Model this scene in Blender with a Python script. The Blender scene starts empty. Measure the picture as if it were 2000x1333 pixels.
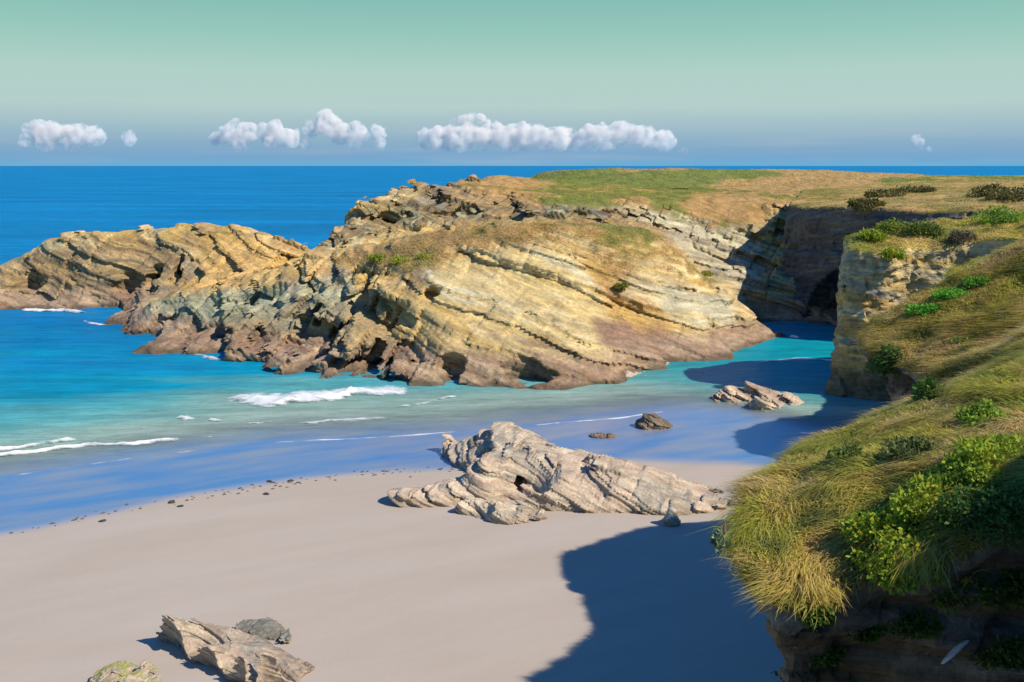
import bpy, math, random
import numpy as np
import openvdb as vdb
from mathutils import Vector, Matrix

# ------------------------------------------------------------------ camera, sky, sun, exposure
sc = bpy.context.scene
F, PITCH, CAMZ = 1962.0, math.radians(9.9), 17.0
cam = bpy.data.cameras.new('camera'); co = bpy.data.objects.new('camera', cam)
sc.collection.objects.link(co); sc.camera = co
cam.sensor_width = 36.0; cam.lens = 36.0 * F / 2000.0
cam.clip_start = 0.1; cam.clip_end = 120000.0
co.location = (0, 0, CAMZ); co.rotation_euler = (math.pi / 2 - PITCH, 0, 0)

SUN_EL, SUN_BEHIND = math.radians(43), math.radians(26)
SUN = np.array([math.cos(SUN_EL) * math.cos(SUN_BEHIND), -math.cos(SUN_EL) * math.sin(SUN_BEHIND), math.sin(SUN_EL)])
sl = bpy.data.lights.new('sun', 'SUN'); sl.energy = 4.9; sl.angle = math.radians(0.5); sl.color = (1.0, 0.92, 0.77)
so = bpy.data.objects.new('sun', sl); sc.collection.objects.link(so)
so.rotation_euler = Vector(SUN).to_track_quat('Z', 'Y').to_euler(); so.location = (60, -30, 60)

w = bpy.data.worlds.new('World'); sc.world = w; w.use_nodes = True
nt = w.node_tree; nt.nodes.clear()
def N(t, **k):
    n = nt.nodes.new(t)
    for a, b in k.items(): setattr(n, a, b)
    return n
L = lambda a, b: nt.links.new(a, b)
out = N('ShaderNodeOutputWorld'); bg = N('ShaderNodeBackground'); bg.inputs['Strength'].default_value = 0.1
L(bg.outputs[0], out.inputs[0])
tc = N('ShaderNodeTexCoord'); sep = N('ShaderNodeSeparateXYZ'); L(tc.outputs['Generated'], sep.inputs[0])
asn = N('ShaderNodeMath', operation='ARCSINE'); L(sep.outputs[2], asn.inputs[0])
mr = N('ShaderNodeMapRange'); mr.inputs[1].default_value = 0; mr.inputs[2].default_value = math.radians(40); L(asn.outputs[0], mr.inputs[0])
cr = N('ShaderNodeValToRGB'); L(mr.outputs[0], cr.inputs[0])
stops = [(0.0, (.15, .42, .66)), (.5, (.19, .38, .60)), (1.2, (.25, .42, .57)), (2.2, (.36, .52, .58)), (3.2, (.46, .62, .595)), (5.0, (.43, .63, .565)),
         (7.0, (.31, .57, .50)), (9.0, (.23, .50, .46)), (13, (.11, .42, .66)), (24, (.02, .24, .64)), (40, (.0, .12, .54))]
while len(cr.color_ramp.elements) < len(stops): cr.color_ramp.elements.new(.5)
for e, (a, c) in zip(cr.color_ramp.elements, stops): e.position = a / 40.0; e.color = (*c, 1)
# thin veil of haze bands low over the horizon
mp = N('ShaderNodeMapping'); mp.inputs['Scale'].default_value = (3, 3, 60); L(tc.outputs['Generated'], mp.inputs[0])
nz = N('ShaderNodeTexNoise'); nz.inputs['Scale'].default_value = 1.6; nz.inputs['Detail'].default_value = 5; L(mp.outputs[0], nz.inputs[0])
veil = N('ShaderNodeMapRange'); veil.inputs[1].default_value = .5; veil.inputs[2].default_value = .75; veil.inputs[4].default_value = .4; L(nz.outputs[0], veil.inputs[0])
low = N('ShaderNodeMapRange'); low.inputs[1].default_value = math.radians(4.2); low.inputs[2].default_value = math.radians(2.2); L(asn.outputs[0], low.inputs[0])
vm = N('ShaderNodeMath', operation='MULTIPLY'); L(veil.outputs[0], vm.inputs[0]); L(low.outputs[0], vm.inputs[1])
mixv = N('ShaderNodeMixRGB'); mixv.inputs[2].default_value = (.42, .50, .60, 1); L(vm.outputs[0], mixv.inputs[0]); L(cr.outputs[0], mixv.inputs[1])
x10 = N('ShaderNodeVectorMath', operation='SCALE'); x10.inputs['Scale'].default_value = 8.5; L(mixv.outputs[0], x10.inputs[0])
sky = N('ShaderNodeTexSky', sky_type='NISHITA', sun_disc=False); sky.sun_elevation = SUN_EL
sky.sun_rotation = math.atan2(SUN[0], SUN[1]); sky.ozone_density = 6.0; sky.dust_density = .3; sky.air_density = 1.0
up = N('ShaderNodeMapRange'); up.inputs[1].default_value = math.radians(10); up.inputs[2].default_value = math.radians(35); up.inputs[4].default_value = .25; L(asn.outputs[0], up.inputs[0])
mx = N('ShaderNodeMixRGB'); L(up.outputs[0], mx.inputs[0]); L(x10.outputs[0], mx.inputs[1]); L(sky.outputs[0], mx.inputs[2])
L(mx.outputs[0], bg.inputs[0])

sc.view_settings.view_transform = 'Standard'; sc.view_settings.look = 'None'
sc.view_settings.exposure = 0.25; sc.view_settings.gamma = 1.0
sc.cycles.use_denoising = True
sc.cycles.max_bounces = 6; sc.cycles.diffuse_bounces = 3; sc.cycles.transparent_max_bounces = 12; sc.cycles.volume_bounces = 10

# ------------------------------------------------------------------ pixel <-> world
SP, CP = math.sin(PITCH), math.cos(PITCH)
def ray(px, py):
    u = (px - 1000.0) / F; v = (666.5 - py) / F
    return np.array([u, CP + v * SP, -SP + v * CP])
def atz(px, py, z=0.0):          # where the pixel's ray meets the level z
    d = ray(px, py); t = (z - CAMZ) / d[2]; p = d * t; return (p[0], p[1], z)
def aty(px, py, Y):              # where it meets the distance Y
    d = ray(px, py); t = Y / d[1]; p = d * t; return (p[0], Y, CAMZ + p[2])
def project(P):
    x, y, z = P[:, 0], P[:, 1], P[:, 2] - CAMZ
    dep = np.maximum(y * CP - z * SP, .1); upv = y * SP + z * CP
    return 1000 + F * x / dep, 666.5 - F * upv / dep

# ------------------------------------------------------------------ noise and shape helpers
RT = np.random.default_rng(7).random((64, 64, 64)).astype(np.float32) * 2 - 1
R1 = np.random.default_rng(11).random(4096).astype(np.float32) * 2 - 1
RF = RT.ravel()
from concurrent.futures import ThreadPoolExecutor
POOL = ThreadPoolExecutor(4)
def noise1(P, s, seed):
    q = P * np.float32(1 / s) + np.float32(seed * 17.31 + 300.5)
    fl = np.floor(q); i = fl.astype(np.int32); f = q - fl; f = (f * f * (3 - 2 * f)).astype(np.float32)
    i &= 63; j = (i + 1) & 63
    x0, x1, y0, y1, z0, z1 = i[:, 0] << 12, j[:, 0] << 12, i[:, 1] << 6, j[:, 1] << 6, i[:, 2], j[:, 2]; fx, fy, fz = f[:, 0], f[:, 1], f[:, 2]
    def row(y, z):
        w_ = y + z; a = RF.take(x0 + w_); return a + (RF.take(x1 + w_) - a) * fx
    a = row(y0, z0); a = a + (row(y1, z0) - a) * fy; b = row(y0, z1); b = b + (row(y1, z1) - b) * fy
    return a + (b - a) * fz
def noise(P, s, seed=0):
    P = np.asarray(P, np.float32)
    if len(P) < 60000: return noise1(P, s, seed)
    return np.concatenate(list(POOL.map(lambda c: noise1(P[c:c + 40000], s, seed), range(0, len(P), 40000))))
def fbm(P, s, o=4, seed=0, g=.5):
    r = 0; a = 1; t = 0
    for k in range(o): r = r + a * noise(P, s / 2 ** k, seed + k); t += a; a *= g
    return r / t
def sstep(a, b, x): t = np.clip((x - a) / (b - a), 0, 1); return t * t * (3 - 2 * t)
def strata(s, th, seed):
    q = s / th + seed * 37.7 + 1000; i = np.floor(q).astype(np.int64); f = q - i
    return R1[i % 4096] + (R1[(i + 1) % 4096] - R1[i % 4096]) * sstep(.7, 1, f)
def hash3(a, b, c): return R1[(a * 73856093 ^ b * 19349663 ^ c * 83492791) % 4096]
def rbf(pts, c=2.5):
    A = np.array(pts, float); n = len(A)
    K = np.sqrt(((A[:, None, :2] - A[None, :, :2]) ** 2).sum(-1) + c * c)
    M = np.zeros((n + 3, n + 3)); M[:n, :n] = K - np.eye(n) * -1e-6; M[:n, n] = 1; M[:n, n + 1:] = A[:, :2] / 50
    M[n:, :n] = M[:n, n:].T
    wt = np.linalg.lstsq(M, np.concatenate([A[:, 2], [0, 0, 0]]), rcond=None)[0]
    def f(x, y):
        sh = np.shape(x); x = np.ravel(x); y = np.ravel(y); r = wt[n] + wt[n + 1] * x / 50 + wt[n + 2] * y / 50
        for k in range(n): r = r + wt[k] * np.sqrt((x - A[k, 0]) ** 2 + (y - A[k, 1]) ** 2 + c * c)
        return r.reshape(sh)
    return f
def polydist(x, y, poly):        # signed distance, negative inside
    P = np.array(poly, float); d = np.full(np.shape(x), 1e9); ins = np.zeros(np.shape(x), bool)
    for (ax, ay), (bx, by) in zip(P, np.roll(P, -1, 0)):
        ex, ey = bx - ax, by - ay; t = np.clip(((x - ax) * ex + (y - ay) * ey) / (ex * ex + ey * ey + 1e-12), 0, 1)
        d = np.minimum(d, (x - ax - t * ex) ** 2 + (y - ay - t * ey) ** 2)
        if ay != by: ins ^= ((ay > y) != (by > y)) & (x < (bx - ax) * (y - ay) / (by - ay) + ax)
    return np.where(ins, -1, 1) * np.sqrt(d)
def smooth_poly(poly, it=2):     # corner cutting
    P = np.array(poly, float)
    for _ in range(it):
        Q = np.roll(P, -1, 0); P = np.stack([P * .75 + Q * .25, P * .25 + Q * .75], 1).reshape(-1, 2)
    return P

def rock_disp(P, dip=(.34, -.25, 1), amp=.35, block=.5, th=1.0, bs=2.0, grain=.12, seed=0, ablock=None, fine=.3):
    n = np.array(dip, np.float32); n /= np.linalg.norm(n)
    m1 = np.cross(n, [.25, 1, 0]); m1 /= np.linalg.norm(m1); m2 = np.cross(n, m1)
    wv = .45 * bs * np.stack([noise(P, bs * 3.1, seed + 1), noise(P, bs * 3.3, seed + 2), .5 * noise(P, bs * 3.7, seed + 3)], 1)
    Wp = P + wv
    s = Wp @ n; a = Wp @ m1; b = Wp @ m2
    i = np.floor(s / (th * 1.5)).astype(np.int64)
    a = a + R1[i % 4096] * bs; b = b + R1[(i * 7 + 3) % 4096] * bs
    ia = np.floor(a / bs).astype(np.int64); ib = np.floor(b / (bs * 1.6)).astype(np.int64)
    blk = hash3(i, ia, ib)
    da = np.abs((a / bs) - ia - .5); crack = np.exp(-((.5 - da) / .06) ** 2)
    mod = .55 + .45 * noise(P, bs * 2.5, seed + 9)
    d = amp * (.6 * strata(s, th, seed) + .6 * strata(s, th * .37, seed + 1) + fine * strata(s, th * .17, seed + 2)) * (mod + .25)
    bw = block if ablock is None else ablock
    d = d + bw * (blk * .8 - crack * .45 * mod)
    i2 = np.floor(s / (th * .55)).astype(np.int64); ia2 = np.floor((a + R1[(i2 * 5) % 4096] * bs) / (bs * .45)).astype(np.int64)
    d = d + bw * .35 * hash3(i2, ia2, ib * 3)
    rd = fbm(P, bs * .6, 3, seed + 5); d = d + grain * (.4 * rd + .6 * (.35 - np.abs(rd)) * 1.6)
    return d

COL = sc.collection
def mesh_np(name, V, faces, colors=None, mat=None, smooth=True, parent=None, extra=None):
    """faces: list of int arrays (n,3) or (n,4)"""
    me = bpy.data.meshes.new(name); V = np.asarray(V, np.float32)
    me.vertices.add(len(V)); me.vertices.foreach_set('co', V.ravel())
    tot = np.concatenate([np.full(len(f), f.shape[1], np.int32) for f in faces]); idx = np.concatenate([np.asarray(f, np.int32).ravel() for f in faces])
    me.loops.add(len(idx)); me.loops.foreach_set('vertex_index', idx)
    me.polygons.add(len(tot)); me.polygons.foreach_set('loop_start', np.concatenate([[0], np.cumsum(tot)[:-1]]).astype(np.int32))
    me.update(calc_edges=True)
    me.polygons.foreach_set('use_smooth', np.full(len(tot), smooth))
    if colors is not None:
        ca = me.color_attributes.new('Col', 'FLOAT_COLOR', 'POINT'); c4 = np.ones((len(V), 4), np.float32); c4[:, :3] = colors; ca.data.foreach_set('color', c4.ravel())
    for k, v in (extra or {}).items():
        at = me.attributes.new(k, 'FLOAT', 'POINT'); at.data.foreach_set('value', np.asarray(v, np.float32))
    o = bpy.data.objects.new(name, me); COL.objects.link(o)
    if mat: me.materials.append(mat)
    if parent: o.parent = parent
    return o
def tag(o, label=None, cat=None, group=None, kind=None):
    for k, v in (('label', label), ('category', cat), ('group', group), ('kind', kind)):
        if v: o[k] = v
    return o
def vnormals(V, quads):
    a, b, c, d = (V[quads[:, k]] for k in range(4)); fn = np.cross(c - a, d - b)
    n = np.zeros_like(V)
    for k in range(4):
        for ax in range(3): n[:, ax] += np.bincount(quads[:, k], fn[:, ax], len(V))
    return n / (np.linalg.norm(n, axis=1, keepdims=True) + 1e-9)
def volume_mesh(lo, hi, v, base, disp, band=1.6, open_ends=True):
    """polygonise base(x,y,z) <= disp: base is a field that is negative inside the rock"""
    ax = [np.arange(lo[k], hi[k] + v, v, dtype=np.float32) for k in range(3)]
    f = base(ax[0][:, None, None], ax[1][None, :, None], ax[2][None, None, :]).astype(np.float32)
    I = np.nonzero(np.abs(f) < band)
    P = np.stack([ax[k][I[k]] for k in range(3)], 1).astype(np.float32)
    CH = 400000
    for c in range(0, len(P), CH):
        f[I[0][c:c + CH], I[1][c:c + CH], I[2][c:c + CH]] -= disp(P[c:c + CH])
    g = vdb.FloatGrid(background=2.0); g.copyFromArray(np.clip(f, -2, 2))
    pts, quads = g.convertToQuads(0.0)
    V = np.asarray(pts, np.float32) * v + np.array(lo, np.float32); Q = np.asarray(quads, np.int32)
    if open_ends:      # the ground hides the underside: leave it open
        cz = V[Q].mean(1); Q = Q[(cz[:, 2] > lo[2] + .9 * v) & (cz[:, 0] > lo[0] + .6 * v) & (cz[:, 0] < ax[0][-1] - .6 * v) & (cz[:, 1] < ax[1][-1] - .6 * v)]
        used = np.zeros(len(V), bool); used[Q] = True; mp = np.cumsum(used) - 1; V = V[used]; Q = mp[Q].astype(np.int32)
    nrm = vnormals(V, Q)
    # orient outwards: the field must grow along the normal
    q = V[:2000:7]; k = np.clip(np.round((q + nrm[:2000:7] * v - np.array(lo)) / v).astype(int), 0, np.array(f.shape) - 1)
    k2 = np.clip(np.round((q - nrm[:2000:7] * v - np.array(lo)) / v).astype(int), 0, np.array(f.shape) - 1)
    if (f[k[:, 0], k[:, 1], k[:, 2]] - f[k2[:, 0], k2[:, 1], k2[:, 2]]).mean() < 0: Q = Q[:, ::-1]; nrm = -nrm
    return V, Q, nrm

# ------------------------------------------------------------------ materials
def new_mat(name):
    m = bpy.data.materials.new(name); m.use_nodes = True; t = m.node_tree; t.nodes.clear(); return m, t
def node(t, ty, **k):
    n = t.nodes.new(ty)
    for a, b in k.items():
        if a == 'op': n.operation = b
        else: setattr(n, a, b)
    return n
def rock_material(name, fine=6.0, bump=.06, dip=(.34, -.25, 1), rough=.88):
    m, t = new_mat(name); lk = t.links.new
    o = node(t, 'ShaderNodeOutputMaterial'); b = node(t, 'ShaderNodeBsdfPrincipled'); lk(b.outputs[0], o.inputs[0])
    at = node(t, 'ShaderNodeAttribute', attribute_name='Col'); tcx = node(t, 'ShaderNodeTexCoord')
    n1 = node(t, 'ShaderNodeTexNoise'); n1.inputs['Scale'].default_value = fine; n1.inputs['Detail'].default_value = 6; n1.inputs['Roughness'].default_value = .7
    lk(tcx.outputs['Object'], n1.inputs[0])
    mp = node(t, 'ShaderNodeMapping'); q = Vector((0, 0, 1)).rotation_difference(Vector(dip).normalized()).inverted().to_euler()
    mp.inputs['Rotation'].default_value = q; lk(tcx.outputs['Object'], mp.inputs[0])
    mps = node(t, 'ShaderNodeMapping'); mps.inputs['Scale'].default_value = (.3, .3, 3.2); lk(mp.outputs[0], mps.inputs[0]); mp = mps
    n2 = node(t, 'ShaderNodeTexNoise'); n2.inputs['Scale'].default_value = fine * .35; n2.inputs['Detail'].default_value = 5; n2.inputs['Roughness'].default_value = .65; lk(mp.outputs[0], n2.inputs[0])
    r1 = node(t, 'ShaderNodeMapRange'); r1.inputs[1].default_value = .3; r1.inputs[2].default_value = .7; r1.inputs[3].default_value = .68; r1.inputs[4].default_value = 1.22; lk(n1.outputs[0], r1.inputs[0])
    r2 = node(t, 'ShaderNodeMapRange'); r2.inputs[1].default_value = .35; r2.inputs[2].default_value = .65; r2.inputs[3].default_value = .62; r2.inputs[4].default_value = 1.2; lk(n2.outputs[0], r2.inputs[0])
    mm = node(t, 'ShaderNodeMath', op='MULTIPLY'); lk(r1.outputs[0], mm.inputs[0]); lk(r2.outputs[0], mm.inputs[1])
    vs = node(t, 'ShaderNodeVectorMath', op='SCALE'); lk(at.outputs['Color'], vs.inputs[0]); lk(mm.outputs[0], vs.inputs['Scale'])
    lk(vs.outputs[0], b.inputs['Base Color']); b.inputs['Roughness'].default_value = rough; b.inputs['Specular IOR Level'].default_value = .25
    ad = node(t, 'ShaderNodeMath', op='ADD'); lk(n1.outputs[0], ad.inputs[0]); lk(n2.outputs[0], ad.inputs[1])
    bp = node(t, 'ShaderNodeBump'); bp.inputs['Strength'].default_value = .9; bp.inputs['Distance'].default_value = bump; lk(ad.outputs[0], bp.inputs['Height']); lk(bp.outputs[0], b.inputs['Normal'])
    return m
def leaf_material(name, trans=.35, rough=.6):
    m, t = new_mat(name); lk = t.links.new
    o = node(t, 'ShaderNodeOutputMaterial'); at = node(t, 'ShaderNodeAttribute', attribute_name='Col')
    b = node(t, 'ShaderNodeBsdfPrincipled'); b.inputs['Roughness'].default_value = rough; b.inputs['Specular IOR Level'].default_value = .2; lk(at.outputs['Color'], b.inputs['Base Color'])
    tr = node(t, 'ShaderNodeBsdfTranslucent'); lk(at.outputs['Color'], tr.inputs[0]); mxs = node(t, 'ShaderNodeMixShader'); mxs.inputs[0].default_value = trans
    lk(b.outputs[0], mxs.inputs[1]); lk(tr.outputs[0], mxs.inputs[2]); lk(mxs.outputs[0], o.inputs[0]); return m
M_HEAD = rock_material('headland_rock', 3.0, .14, (.30, -.14, 1))
M_CLIFF = rock_material('cliff_rock', 3.0, .08, (.1, .2, 1))
M_BEACHROCK = rock_material('beach_rock', 7.0, .05)
M_NEAR = rock_material('near_cliff_rock', 6.0, .05, (.1, .3, 1))
M_LEAF = leaf_material('leaf_green'); M_GRASS = leaf_material('grass_blade', .48)
A = lambda *c: np.array(c, np.float32)
CREAM, OCHRE, TAN, LICHEN, DARK, PURPLE, PALE, ORANGE, GREY = A(.66, .51, .25), A(.53, .34, .10), A(.40, .27, .13), A(.36, .35, .20), A(.10, .075, .05), A(.25, .145, .10), A(.62, .57, .38), A(.58, .33, .11), A(.27, .24, .19)
def mix(c, d, t): return c + (d - c) * np.clip(t, 0, 1)[:, None]

def zone(px, py, poly, P, soft=14, wob=16, seed=0):
    d = polydist(px, py, poly) + wob * fbm(P, 3.0, 3, 40 + seed); return 1 - sstep(-soft, soft, d)
# ------------------------------------------------------------------ the headland: control points read off the photograph, distance from foot and size
HP = []
for px, py in [(-60, 606), (60, 603), (150, 604), (215, 632), (205, 662), (300, 688), (400, 693), (450, 706), (530, 724), (600, 738), (690, 744), (760, 748), (900, 754), (1000, 757),
               (1080, 762), (1160, 756), (1230, 746), (1262, 722), (1360, 712), (1450, 704), (1478, 676), (1545, 657), (1490, 630), (1452, 604)]:
    x, y, _ = atz(px, py, 0); HP.append((x, y, -.1)); HP.append((x * .97, y * .97, -1.6))
for px, py, Y in [(640, 492, 104), (720, 480, 102), (800, 462, 100), (860, 450, 99), (980, 437, 98), (1100, 432, 98), (1200, 437, 99), (1280, 458, 99), (1340, 510, 99), (1400, 560, 99.5), (1440, 595, 102),
                  (820, 520, 92), (950, 500, 92), (1050, 490, 92), (1150, 510, 92), (1250, 560, 91), (1330, 610, 91), (1400, 640, 93),
                  (800, 600, 86), (950, 590, 86), (1080, 600, 86), (1200, 640, 86), (1300, 665, 87), (700, 640, 87), (850, 670, 81), (1000, 680, 80.5), (1120, 690, 80), (640, 690, 86.5), (760, 690, 83), (1000, 725, 78), (900, 720, 78.5), (1200, 715, 81),
                  (600, 560, 97), (560, 540, 101), (680, 540, 97), (450, 563, 102), (380, 575, 104), (300, 592, 106), (500, 620, 95), (400, 640, 98), (300, 650, 101), (520, 680, 90.5), (600, 620, 91),
                  (-60, 535, 128), (0, 522, 128), (60, 500, 128), (110, 473, 128), (170, 451, 129), (260, 452, 130), (350, 441, 130), (400, 446, 129), (450, 444, 128), (500, 460, 127), (560, 478, 125), (620, 488, 120),
                  (100, 560, 124), (200, 540, 123), (300, 530, 123), (400, 510, 123), (480, 530, 119), (560, 530, 115), (420, 560, 116), (200, 590, 122),
                  (640, 470, 118), (665, 452, 121), (700, 420, 126), (740, 395, 132), (830, 372, 138), (915, 354, 146), (960, 344, 155),
                  (760, 430, 122), (850, 410, 124), (950, 405, 126), (1050, 400, 126), (1150, 410, 124), (1250, 430, 116), (1330, 455, 113), (1400, 500, 112), (1460, 540, 114), (1480, 570, 117),
                  (1300, 400, 132), (1400, 410, 132), (1470, 440, 128), (1500, 470, 127), (1000, 372, 146), (1150, 370, 150), (1300, 370, 155), (1450, 370, 160), (1550, 380, 150), (1640, 385, 150),
                  (1050, 342, 190), (1240, 335, 200), (1400, 333, 200), (1530, 337, 210), (1650, 339, 210), (1760, 342, 210), (1850, 347, 190), (1950, 345, 190), (1300, 350, 175), (1500, 352, 178), (1700, 360, 165), (1900, 368, 150)]:
    HP.append(aty(px, py, Y))
HP += [(-5, 107, 8.6), (6, 108, 8.8), (14, 106, 7.8), (-14, 110, 8.0), (20, 107, 5.2), (-70, 150, -2), (-50, 150, -2), (-36, 148, -2), (-26, 142, -2), (-30, 165, -2), (-20, 185, -2), (-5, 215, -2), (20, 262, -2), (60, 290, -1), (100, 300, -1), (-75, 128, -1), (-20, 128, 5), (-26, 122, 5.5),
       (-15, 150, 9), (-2, 175, 12), (140, 210, 13), (140, 150, 15), (110, 180, 15.3), (110, 120, 14.5)]
hh = rbf(HP, 1.5)

def headland_height(x, y):
    return hh(x, y)
def onland(px, py, Y, T):            # the point of the land top seen at the pixel near distance Y
    for t in np.linspace(Y * .6, Y * 1.5, 160):
        x, y, z = aty(px, py, t)
        if z <= float(T(np.array(x), np.array(y))): return (x, y, z)
    x, y, z = aty(px, py, Y); return (x, y, float(T(np.array(x), np.array(y))))
CAVES = [(onland(px, py, Y, hh), r) for px, py, Y, r in [(882, 718, 80, (1.2, 1.6, 1.3)), (1015, 722, 79, (1.9, 1.4, 1.3)), (1045, 740, 78, (1.5, 1.3, 1.0)),
    (590, 630, 92, (1.0, 2.2, 1.9)), (618, 605, 93, (.8, 2.4, 2.2)), (692, 605, 90, (1.0, 2.6, 2.4)), (672, 650, 88, (.7, 2.2, 1.7)), (492, 662, 93, (1.0, 2.0, 1.5)), (738, 690, 84, (.6, 1.8, 1.5)), (640, 700, 87, (1.6, 1.6, 1.0)), (545, 712, 89, (1.3, 1.3, .9)),
    (610, 735, 87, (1.0, 1.2, .8)), (765, 735, 82, (.5, 1.6, 1.4)), (878, 748, 79, (.5, 1.2, .9)), (300, 545, 123, (1.3, 2.2, 2.0)), (250, 560, 123, (2.0, 2.0, 1.5)), (350, 520, 123, (.8, 2.4, 2.0)), (60, 545, 126, (2.0, 2.0, 1.2)), (340, 625, 101, (1.6, 1.4, .9)), (440, 640, 97, (1.2, 1.4, .9)),
    (760, 425, 124, (1.5, 1.6, 1.1)), (800, 420, 124, (1.2, 1.6, 1.0)), (880, 415, 125, (1.6, 1.4, .8)), (700, 440, 122, (1.2, 1.5, 1.0)), (845, 572, 90, (.8, 1.1, .5))]]
def head_base(X, Y, Z):
    x2 = X[:, :, 0] + 0 * Y[:, :, 0]; y2 = Y[:, :, 0] + 0 * X[:, :, 0]
    h = headland_height(x2, y2)
    # the cream slab stands proud of the brown hollow to its right
    (ax, ay, _), (bx, by, _) = atz(1128, 500, 9), atz(1330, 706, 0.8)
    side = ((bx - ax) * (y2 - ay) - (by - ay) * (x2 - ax)) / math.hypot(bx - ax, by - ay)
    inner = sstep(78, 82, y2) * (1 - sstep(93, 97, y2))
    h = h + inner * np.where(side < 0, .9 * np.exp(-(side / 9) ** 2), -1.5 * np.exp(-(side / 4.5) ** 2)) 
    gx, gy = np.gradient(h, HV, HV); sl = np.sqrt(1 + np.minimum(gx ** 2 + gy ** 2, 6))
    f = (Z - h[:, :, None]) / sl[:, :, None]
    for (cx, cy, cz), (rx, ry, rz) in CAVES:
        e = (np.sqrt(((X - cx) / rx) ** 2 + ((Y - cy) / ry) ** 2 + ((Z - cz) / rz) ** 2) - 1) * min(rx, ry, rz); f = np.maximum(f, -e)
    return f
DOME = [(640, 505), (700, 490), (860, 446), (1100, 426), (1200, 430), (1290, 446), (1350, 510), (1400, 550), (1330, 545), (1250, 515), (1195, 548), (1150, 485), (1100, 472), (1000, 478), (900, 492), (850, 522), (780, 538), (715, 528)]
PLAT = [(895, 362), (950, 342), (1000, 300), (1240, 300), (2300, 300), (2300, 420), (1700, 402), (1510, 402), (1490, 440), (1430, 452), (1330, 425), (1250, 402), (1150, 405), (1000, 392), (930, 380)]
ROUGH = [(420, 560), (640, 520), (760, 540), (830, 640), (800, 760), (560, 760), (430, 700)]
SLAB = [(800, 520), (900, 490), (1130, 470), (1330, 520), (1440, 610), (1460, 700), (1100, 740), (880, 690), (820, 600)]
def head_disp(P):
    px, py = project(P); wb = 14 * noise(P, 3, 44); q = lambda poly, so: 1 - sstep(-so, so, polydist(px, py, poly) + wb)
    v = np.maximum(q(DOME, 20), q(PLAT, 14)); r = q(ROUGH, 40); sm = q(SLAB, 40)
    back = sstep(112, 120, P[:, 1]) * sstep(-30, -24, P[:, 0])
    ab = (.42 + .85 * r + .75 * back) * (1 - .55 * sm)
    d = rock_disp(P, (.30, -.14, 1), .52, .5, 1.5, 2.8, .10, 1, ab, .06)
    return d * (1 - .96 * v) + v * .12 * noise(P, .9, 60)
HV = .17
V, Q, NR = volume_mesh((-72, 70, -1.2), (46, 158, 16.5), HV, head_base, head_disp)

def rock_colour(P, NR, pal, dip=(.30, -.14, 1), th=1.0, seed=0):
    n = np.array(dip, np.float32); n /= np.linalg.norm(n)
    Wp = P + 1.2 * np.stack([noise(P, 6, seed + 21), noise(P, 6, seed + 22), .7 * noise(P, 5, seed + 23)], 1)
    s = Wp @ n; t = (.5 + .32 * strata(s, th, seed + 4) + .2 * strata(s, th * .3, seed + 5) + .35 * fbm(P, 5, 4, seed + 7)) * (len(pal) - 1)
    t = np.clip(t, 0, len(pal) - 1.001); i = t.astype(int); fr = (t - i)[:, None]; pal = np.array(pal)
    return pal[i] * (1 - fr) + pal[i + 1] * fr
GREENP = [(1000, 352), (1200, 322), (1560, 322), (1450, 368), (1300, 392), (1150, 402), (1020, 385)]
def green_zone(P):
    px, py = project(P); g = 1 - sstep(-18, 18, polydist(px, py, GREENP) + 44 * fbm(P, 11, 4, 47))
    return np.maximum(g, 1 - sstep(-8, 8, polydist(px, py, [(1720, 350), (2100, 330), (2100, 400), (1760, 390)]) + 16 * fbm(P, 9, 3, 48)))
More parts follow.
